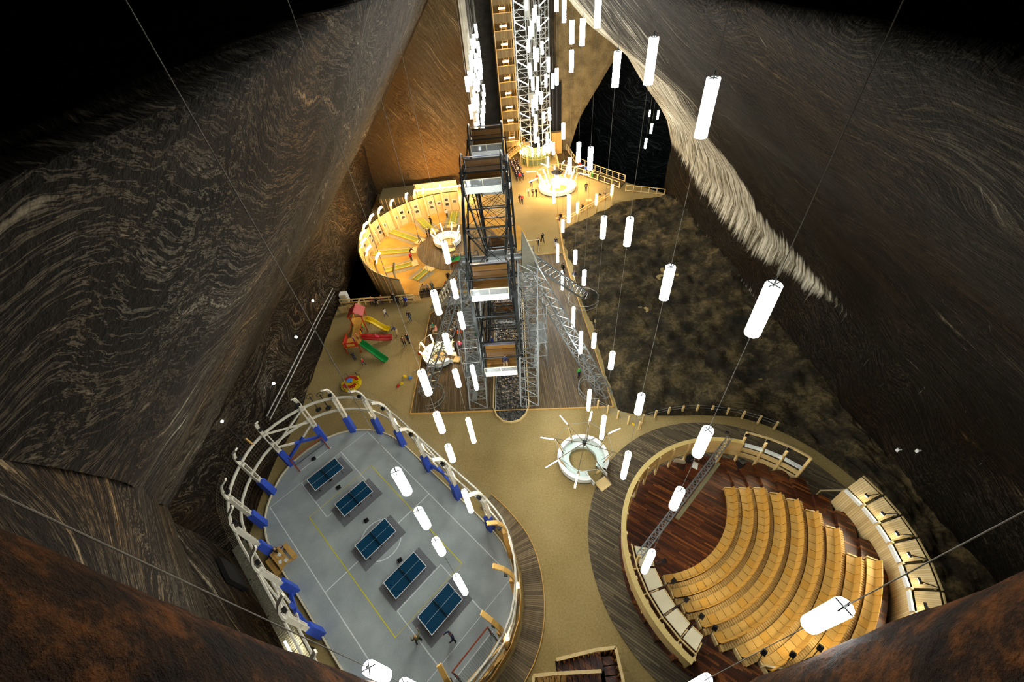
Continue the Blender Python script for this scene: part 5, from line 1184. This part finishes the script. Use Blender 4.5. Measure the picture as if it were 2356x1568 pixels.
for k in range(2): MB().sector((0,0), .55, .85, R(20+180*k), R(150+180*k), .45, .55, 12).build('seat', red_m, cz)
MB().tube([V(0,0,.27), V(0,0,.75)], .05).build('stem', dark_m, cz); MB().tube([V(0,0,.75), V(0,0,.82)], .3, 18).build('hand_wheel', blu2_m, cz)
for k in range(4):
    a = R(45+90*k); d = V(math.cos(a), math.sin(a), 0); t = V(-d.y, d.x, 0); MB().tube([d*1.0+t*.35+V(0,0,.25), d*1.0+t*.3+V(0,0,.95), d*1.0-t*.3+V(0,0,.95), d*1.0-t*.35+V(0,0,.25)], .025).build('hand_bar', dark_m, cz)
for k in range(6): a = R(60*k+10); MB().bar(V(.7*math.cos(a),.7*math.sin(a),.26), V(.7*math.cos(a),.7*math.sin(a),.46), .05).build('seat_leg', dark_m, cz)
for (px, py, mt, lab) in ((965,815,red_m,'red toy truck on the sand left of the lit booth'),(932,867,yel_m,'yellow toy bucket on the sand'),(945,870,blu2_m,'blue toy spade tray on the sand'),(916,889,red_m,'red toy digger near the court ribs'),(924,883,yel_m,'yellow toy shovel beside the red digger')):
    p = G(px, py); o = MB().box((0,0,.1), (.32,.2,.14)).box((.08,0,.2), (.14,.18,.12)).tube([V(-.1,-.12,.06), V(-.1,.12,.06)], .06, 8).tube([V(.1,-.12,.06), V(.1,.12,.06)], .06, 8).build('sand_toy', mt); o.location = p; o.rotation_euler = (0,0,random.random()*6); tag(o, lab, 'toy', 'sand toys')
o = root('white_cabinet', tuple(G(783,690)+V(1.0,-.6,0)), 'white cabinet at the left wall behind the playground', 'cabinet'); MB().box((0,0,.75), (.9,.8,1.5)).build('body', white_m, o); MB().box((0,-.41,.75), (.8,.03,1.4)).build('door', cream_m, o)
p = G(808,712); o = root('board_bin', (p.x, p.y, 0), 'pale slatted corner bin beside the white cabinet', 'bin')
for k in range(5): MB().box((-1.0+.5*k,-.5,.5), (.46,.05,1.0)).build('slat', pine_p, o)
for k in range(3): MB().box((1.25,-.3+.45*k,.55), (.05,.42,1.1)).build('slat', pine_p, o)
MB().box((0,-.47,.95), (2.6,.06,.1)).build('rail', pine_p, o)
# fitness poles beside the court
for i, (px, py) in enumerate(((733,942),(756,938))):
    p = G(px, py); o = root('fitness_pole', (p.x, p.y, 0), f'{["left","right"][i]} thin pole with a round top behind the court ribs', 'pole', 'fitness poles'); MB().tube([V(0,0,0), V(0,0,2.2)], .05).build('pole', dark_m, o); MB().tube([V(.3*math.cos(t), .3*math.sin(t), 2.25) for t in [2*math.pi*k/12 for k in range(12)]], .03, 5, True).build('ring', dark_m, o); MB().tube([V(0,0,0), V(0,0,.06)], .3, 12).build('base', dark_m, o)

# ------------------------------------------------------------------ left wall pipes and wall lamps
for i, dz in enumerate((0, .55)):
    pts = [AX(px, py, -22.25) + V(0,0,dz-.2) for px, py in ((768,668),(735,730),(700,800),(655,890),(618,962))]
    for p in pts: p.z = max(.5, p.z)
    o = MB().tube(pts, .06, 6).build('wall_pipe', steel_m); tag(o, ['lower pale pipe running along the left wall','upper pale pipe running along the left wall'][i], 'pipe', 'left wall pipes')
for i, (px, py) in enumerate(((719,692),(680,775),(628,882))):
    p = AX(px, py, -22.0); o = root('wall_lamp', tuple(p), f'small wall spot on the left wall, {["farthest","middle","nearest"][i]} of three', 'lamp', 'left wall spots')
    MB().box((-.25,0,.05), (.5,.06,.06)).build('bracket', dark_m, o); MB().ball((.05,0,0), .13, 8, 6).build('bulb', emit('spot_bulb', (.95,.98,1), 40), o)
for i, (px, py) in enumerate(((2065,1035),(2110,1037))):
    p = AX(px, py, 28.0); o = MB().box((0,0,0), (.06,.2,.3)).box((.15,0,0), (.3,.08,.08)).build('wall_plate', white_m); o.location = p; tag(o, f'{["left","right"][i]} tiny white plate on the dark right wall', 'plate')
p = AX(511, 969, -21.9); o = root('rod_lamp', tuple(p), 'tiny lamp on a thin rod above the far left court ribs', 'lamp')
MB().ball((0,0,0), .1, 8, 6).build('bulb', emit('spot_bulb', (.95,.98,1), 40), o); MB().tube([V(0,0,0), AX(572,1030,-21.6)-p], .02, 5).build('rod', dark_m, o)
p = AX(565, 1008, -21.9); q_ = AX(582, 1022, -21.7); o = MB().bar(p, q_, .1).build('wall_strut', warm_t); tag(o, 'short orange timber strut at the wall beside the court ribs', 'strut')
# ------------------------------------------------------------------ sunken stair at the near edge
sw_ = root('stair_well', (1.7,3.4,0), 'sunken timber stair with board parapet at the bottom of the view', 'stairs'); swo = V(*sw_.location)
def swp(px, py, z=1.0): p = G(px, py, z); return V(p.x, p.y, z)
A_ = [swp(1280,1517), swp(1372,1494), swp(1416,1489), swp(1436,1575)]; B_ = [swp(1227,1600), swp(1227,1554), swp(1273,1549), swp(1384,1543)]
for L_ in (A_, B_):
    for a, b_ in zip(L_, L_[1:]):
        MB().bar(a, b_, .18, .14).build('parapet_rail', pine_p, sw_, swo)
        n = max(3, int((b_-a).length/.3))
        for i in range(n): p = a.lerp(b_, (i+.5)/n); MB().bar(V(p.x,p.y,-2.6 if L_ is A_ else -.8), p-V(0,0,.08), .24, .05, up=tuple((b_-a).normalized())).build('parapet_board', warm_t, sw_, swo)
for i in range(9):
    x = .2+.36*i; MB().box((x+.1,3.95,-.2-.0+.06*i-.3), (.34,.9,.06)).build('tread', stage_m, sw_, swo)
for i in range(12):
    x = -1.0+.36*i; MB().box((x,2.7,-.1), (.32,1.7,.06)).build('landing_board', warm_t if i < 6 else stage_m, sw_, swo)
for k in range(5): MB().box((3.85,2.0+.5*k,-.3), (.9,.44,.06)).build('landing_board', stage_m, sw_, swo)
# ------------------------------------------------------------------ people
def body(pose):
    J = {'pelvis':(0,0,.95,.14), 'waist':(0,0,1.1,.13), 'chest':(0,0,1.3,.155), 'neck':(0,0,1.46,.06), 'head':(0,.015,1.58,.095), 'crown':(0,.01,1.68,.085)}
    for s, n in ((-1,'l'),(1,'r')):
        J[n+'sh'] = (s*.19,0,1.40,.07); J[n+'el'] = (s*.25,-.02,1.12,.05); J[n+'wr'] = (s*.25,.08,.88,.038); J[n+'ha'] = (s*.25,.11,.79,.035)
        J[n+'hip'] = (s*.09,0,.92,.10); J[n+'kn'] = (s*.10,.02,.50,.068); J[n+'an'] = (s*.11,-.01,.09,.05); J[n+'to'] = (s*.12,.15,.05,.042)
    def st(k, *p): J[k] = (*p, J[k][3])
    if pose == 'walk':
        st('lkn',-.10,.16,.52); st('lan',-.10,.24,.10); st('lto',-.10,.40,.07); st('rkn',.10,-.02,.50); st('ran',.10,-.28,.14); st('rto',.11,-.16,.05)
        st('lel',-.25,-.12,1.14); st('lwr',-.25,-.10,.92); st('lha',-.25,-.08,.83); st('rel',.25,.06,1.14); st('rwr',.24,.22,.98); st('rha',.23,.28,.92)
    elif pose == 'sit':
        dz = -.45
        for k in list(J): x, y, z, r = J[k]; J[k] = (x, y, z+dz, r)
        for s, n in ((-1,'l'),(1,'r')):
            st(n+'kn', s*.13,.44,.50); st(n+'an', s*.13,.46,.09); st(n+'to', s*.13,.62,.05); st(n+'el', s*.25,.03,.68); st(n+'wr', s*.17,.27,.60); st(n+'ha', s*.14,.34,.58)
    elif pose == 'bend':
        st('chest',0,.28,1.16); st('waist',0,.12,1.04); st('neck',0,.42,1.22); st('head',0,.54,1.24); st('crown',0,.63,1.26)
        for s, n in ((-1,'l'),(1,'r')):
            st(n+'sh', s*.18,.36,1.16); st(n+'el', s*.22,.48,.94); st(n+'wr', s*.15,.62,.78); st(n+'ha', s*.12,.68,.72); st(n+'hip', s*.09,-.02,.90)
    elif pose == 'play':
        st('lel',-.30,.12,1.14); st('lwr',-.24,.32,1.08); st('lha',-.22,.40,1.08); st('rel',.32,.12,1.16); st('rwr',.34,.36,1.18); st('rha',.34,.44,1.2); st('lkn',-.18,.06,.5); st('lan',-.24,0,.09); st('lto',-.26,.15,.05)
    elif pose == 'lean':
        for s, n in ((-1,'l'),(1,'r')): st(n+'el', s*.26,.10,1.16); st(n+'wr', s*.2,.34,1.12); st(n+'ha', s*.18,.42,1.12)
    E_ = [('pelvis','waist'),('waist','chest'),('chest','neck'),('neck','head'),('head','crown')]
    for n in 'lr': E_ += [('chest',n+'sh'),(n+'sh',n+'el'),(n+'el',n+'wr'),(n+'wr',n+'ha'),('pelvis',n+'hip'),(n+'hip',n+'kn'),(n+'kn',n+'an'),(n+'an',n+'to')]
    ks = list(J); bm = bmesh.new(); sk = bm.verts.layers.skin.verify(); vs_ = {}
    for k in ks:
        v_ = bm.verts.new(J[k][:3]); v_[sk].radius = (J[k][3], J[k][3]*(.8 if k in ('chest','waist','pelvis') else 1)); vs_[k] = v_
    vs_['pelvis'][sk].use_root = True
    for a, b_ in E_: bm.edges.new((vs_[a], vs_[b_]))
    me = bpy.data.meshes.new('skeleton'); bm.to_mesh(me); bm.free()
    ob = bpy.data.objects.new('skeleton', me); COL.objects.link(ob)
    ob.modifiers.new('skin', 'SKIN'); ss = ob.modifiers.new('sub', 'SUBSURF'); ss.levels = 1; ss.render_levels = 1
    dg = bpy.context.evaluated_depsgraph_get(); dg.update()
    out = bpy.data.meshes.new_from_object(ob.evaluated_get(dg)); bpy.data.objects.remove(ob); out.name = 'body_'+pose
    segs = [(Vector(J[a][:3]), Vector(J[b_][:3]), a, b_) for a, b_ in E_]
    mi = []
    for p in out.polygons:
        c = p.center; best = None
        for a, b_, na, nb in segs:
            ab = b_-a; t = max(0, min(1, (c-a).dot(ab)/ab.length_squared)); d = (c-a-ab*t).length
            if best is None or d < best[0]: best = (d, na, nb, t)
        na, nb, t = best[1:]
        if nb in ('head','crown'):
            hd = Vector(J['head'][:3]); rel = c-hd
            fwd = rel.y if pose != 'bend' else -rel.z
            m_ = 3 if (rel.z > .05 or fwd < -.02) and nb == 'crown' or (nb == 'head' and fwd < -.04 and rel.z > -.04) else 2
        elif nb == 'neck': m_ = 2 if t > .7 else 0
        elif nb in ('lha','rha'): m_ = 2
        elif nb in ('lto','rto'): m_ = 4
        elif nb in ('lkn','rkn','lan','ran','lhip','rhip'): m_ = 1
        else: m_ = 0
        mi.append(m_)
    for _ in range(5): out.materials.append(None)
    out.polygons.foreach_set('material_index', mi); out.polygons.foreach_set('use_smooth', [True]*len(out.polygons))
    return out
BODY = {k: body(k) for k in ('stand','walk','sit','bend','play','lean')}
CLR = {'black':(24,24,28),'navy':(30,36,72),'grey':(120,118,112),'red':(190,28,36),'pink':(226,70,120),'orange':(214,88,34),'white':(214,212,204),'beige':(186,160,128),'brown':(88,62,40),
       'blue':(40,70,190),'cream':(228,206,150),'teal':(40,140,120),'olive':(96,96,62),'jeans':(52,70,104),'khaki':(168,150,112),'purple':(110,60,130),'green':(60,170,60),'lgrey':(160,160,156),'rose':(214,150,156)}
def cloth(c): return plain('cloth_'+c, srgb(*CLR[c]), .85, var=.12, scale=8)
SKIN = plain('skin', srgb(206,158,128), .6, var=.05); HAIR = {'d': plain('dark_hair', srgb(32,24,18), .6), 'b': plain('brown_hair', srgb(88,60,36), .6), 'f': plain('fair_hair', srgb(176,140,84), .6), 'w': plain('white_cap', srgb(220,220,216), .6), 'p': plain('pink_cap', srgb(214,120,160), .7)}
SHOE = plain('dark_shoes', srgb(28,26,26), .6)
def person(px, py, z, pose, face, top, legs, hair, lab, sc=1.0, at=None, group=None):
    p = at if at else G(px, py, z); o = bpy.data.objects.new('person', BODY[pose]); COL.objects.link(o)
    o.location = (p.x, p.y, z); o.rotation_euler = (0,0,R(face)); o.scale = (sc,)*3
    for i, mt in enumerate((cloth(top), cloth(legs), SKIN, HAIR[hair], SHOE)): o.material_slots[i].link = 'OBJECT'; o.material_slots[i].material = mt
    return tag(o, lab, 'person', group)
# playground and sand
person(890,729,0,'walk',60,'white','jeans','d','person in a white vest and jeans walking behind the play tower',.85)
person(945,738,0,'stand',170,'black','jeans','d','person in a black jacket and jeans standing on the open sand')
person(916,771,0,'bend',70,'navy','khaki','b','person in navy and khaki bending towards the red slide')
person(933,797,0,'stand',20,'brown','black','d','person in a brown jacket, left of two on the sand')
person(942,790,0,'stand',160,'black','black','d','person in black with their back turned, right of two on the sand')
person(800,813,0,'bend',-60,'black','black','d','person in black leaning on the low play tower')
person(819,829,0,'bend',40,'black','navy','d','person in black stooping under the play tower',.8)
person(839,840,0,'walk',70,'red','navy','p','child in a red jacket below the play tower',.68)
person(0,0,.62,'sit',-85,'pink','pink','p','child in pink riding the red slide',.55, at=V(-15.9,36.15,.0))
person(0,0,1.08,'stand',-40,'purple','purple','p','child in purple on the low tower platform',.6, at=V(-18.1,35.2,0))
person(0,0,1.08,'stand',-70,'orange','navy','d','child in orange on the low tower platform',.6, at=V(-17.9,35.8,0))
person(956,858,0,'sit',30,'lgrey','grey','f','small child in grey sitting on the sand near the hanging lamp',.5)
person(985,858,.08,'bend',-40,'purple','purple','p','small child in purple at the foot of the lattice leg',.5)
for i, (px, py, c, l, lab) in enumerate(((858,697,'red','black','person in dark red seated first from the left on the pit railing'),(868,699,'black','black','person in black seated second on the pit railing'),(881,694,'red','jeans','person with a red top seated third on the pit railing'),(910,697,'black','navy','person in black standing left of the steps by the pit railing'),(918,702,'black','black','person in black standing in front of the pit railing'),(935,698,'blue','navy','person in a bright blue jacket at the pit railing'))):
    person(px,py,0,'sit' if i in (0,1,2,5) else 'stand',180,c,l,'d',lab)
person(978,676,.25,'stand',10,'beige','black','d','woman in beige, left of three seen from behind on the ring steps'); person(987,675,.25,'stand',-5,'lgrey','black','b','person in light grey, middle of three on the ring steps'); person(997,670,.25,'stand',-20,'olive','jeans','d','person in olive, right of three on the ring steps')
person(1029,662,0,'sit',200,'orange','brown','d','person in orange seated by the wheel boarding stairs'); person(1034,648,.05,'stand',200,'black','black','d','person in black behind the orange seated visitor')
# by the lit booth and boarding platform
person(999,757,.08,'sit',100,'teal','beige','b','person in teal seated behind the lit booth'); person(1006,765,.08,'sit',80,'rose','beige','f','person in pale pink seated behind the lit booth')
for (px, py, c, l, f_, lab) in ((1043,778,'brown','black',40,'person in brown waiting at the left of the wheel queue'),(1051,760,'beige','black',120,'person in beige at the back of the wheel queue'),(1061,779,'orange','black',170,'person in an orange jacket in the wheel queue'),(1062,806,'pink','black',150,'person in a bright pink jacket in the wheel queue'),(1075,802,'white','black',200,'person in white and black in the wheel queue'),(1049,806,'black','black',90,'person in black beside the lit booth'),(1079,817,'black','navy',170,'person in dark clothes at the front of the wheel queue'),(1051,773,'navy','black',0,'person in navy in the middle of the wheel queue')):
    person(px,py,.08,'stand',f_,c,l,'d',lab)
person(1101,787,.08,'stand',120,'teal','navy','d','person in teal among the scaffold poles'); person(1107,792,.08,'sit',150,'orange','white','d','person in orange seated among the scaffold poles')
person(1134,798,.12,'stand',-60,'blue','navy','w','wheel attendant in a blue jacket and white cap')
gq = wl(.35, WR*math.cos(R(PH+45))+.1, AXZ+WR*math.sin(R(PH+45))-.35)
person(0,0,gq.z-.74,'sit',178,'navy','khaki','d','person in a dark jacket and pink shirt riding the lowest gondola', at=gq)
# mini golf
for (px, py, c, l, ps, f_, lab) in ((1030,502,'white','black','stand',30,'person in a white top near the mini golf wall'),(993,518,'black','black','stand',-40,'tall dark figure by the mini golf lane with the round bay'),(984,544,'olive','black','stand',120,'person in olive, left of the pair at the round bay lane'),(990,544,'black','navy','stand',60,'person in black, right of the pair at the round bay lane'),(967,559,'brown','black','walk',-100,'person in dark brown walking by the lit mini golf booth'),(946,589,'black','brown','bend',-60,'person in dark clothes at the end of the left golf lane'),(948,602,'red','black','stand',-120,'person in red at the end of the left golf lane'),(1046,606,'grey','jeans','stand',60,'person in grey by the rail of the pool table')):
    person(px,py,.06,ps,f_,c,l,'d',lab)
# far plaza
for (px, py, c, l, ps, f_, lab) in ((1223,431,'navy','black','walk',190,'person in navy walking left of the glowing booth'),(1216,452,'white','grey','stand',150,'person in white, left of three by the glowing booth'),(1226,452,'grey','black','stand',200,'person in grey, middle of three by the glowing booth'),(1234,453,'black','black','stand',120,'person in black with a white bag, right of three by the glowing booth'),(1197,468,'black','black','walk',170,'person in black walking arm in arm on the plaza'),(1202,469,'red','black','walk',170,'person in a red jacket walking arm in arm on the plaza'),(1348,441,'black','black','stand',180,'person in a long black coat right of the glowing booth'),
        (1391,455,'brown','black','sit',130,'person seated at the right plaza bench'),(1382,460,'black','black','bend',90,'person in black bending over at the right plaza bench'),(1340,484,'black','black','sit',130,'person in black on the middle plaza bench'),(1290,505,'black','navy','sit',130,'person in black on the left plaza bench'),(1240,569,'black','black','walk',160,'hooded person in black, left of two on the plaza behind the wheel'),(1249,558,'black','black','walk',20,'person in black, right of two on the plaza behind the wheel'),(1279,569,'navy','white','stand',170,'person in navy with white trousers half behind a lamp'),(1237,420,'red','black','stand',150,'person with a red top at the rim of the glowing booth')):
    person(px,py,0,ps,f_,c,l,'d',lab)
for (px, py, c, l, lab) in ((1334,392,'red','jeans','person in red leaning on the outer railing'),(1340,399,'black','black','person in black on the walkway beside the one in red'),(1346,401,'blue','lgrey','person in a blue jacket on the walkway'),(1354,406,'brown','khaki','person in brown half hidden by a hanging lamp on the walkway'),(1362,409,'cream','green','person in a cream coat and green trousers on the walkway'),(1378,417,'black','black','person in black at the right end of the walkway')):
    person(px,py,.12,'lean',-50,c,l,'d',lab)
qc = ['black','red','brown','black','navy','beige','black','grey','black','red','white','black','brown','olive','black','pink']
for i in range(27):
    x = 3.7+.6*(i % 3)+.2*random.random()-.02*i; y = 76.8+.95*(i//3)+.3*random.random()
    lab = {0:'person in black at the head of the crowd by the stair foot',1:'person in a red coat in the first rank of the stair crowd',10:'person in white within the crowd by the stair foot'}.get(i, 'dark-clad person in the crowd at the stair tower foot')
    c_ = qc[i] if i in (0,1,10) else random.choice(['black','black','brown','navy'])
    person(0,0,0,'stand',random.uniform(120,240),c_,'black','d',lab, at=V(x+.6,y,0), group='crowd at the stair tower' if lab.startswith('dark') else None)
# court
person(968,1475,.06,'play',40,'olive','black','f','table tennis player in an olive jacket at the nearest table')
person(1045,1468,.06,'play',130,'navy','black','d','table tennis player in navy and red at the nearest table')
p = G(650,1283); person(0,0,.06,'sit',-50,'black','navy','f','person in a black jacket sitting at the picnic table', at=V(pc.x-.45,pc.y+.55,0))
# on the far wheel leg stairs
person(0,0,3.2,'walk',-60,'navy','khaki','d','person with a navy rucksack on the lattice beside the round rail', at=V(8.2,39.2,0))
person(0,0,5.4,'walk',-70,'black','black','d','person in black on the right rear lattice leg', at=V(6.6,37.8,0))
person(1332,868,.1,'stand',40,'green','navy','d','person in bright green at the right front wheel leg')
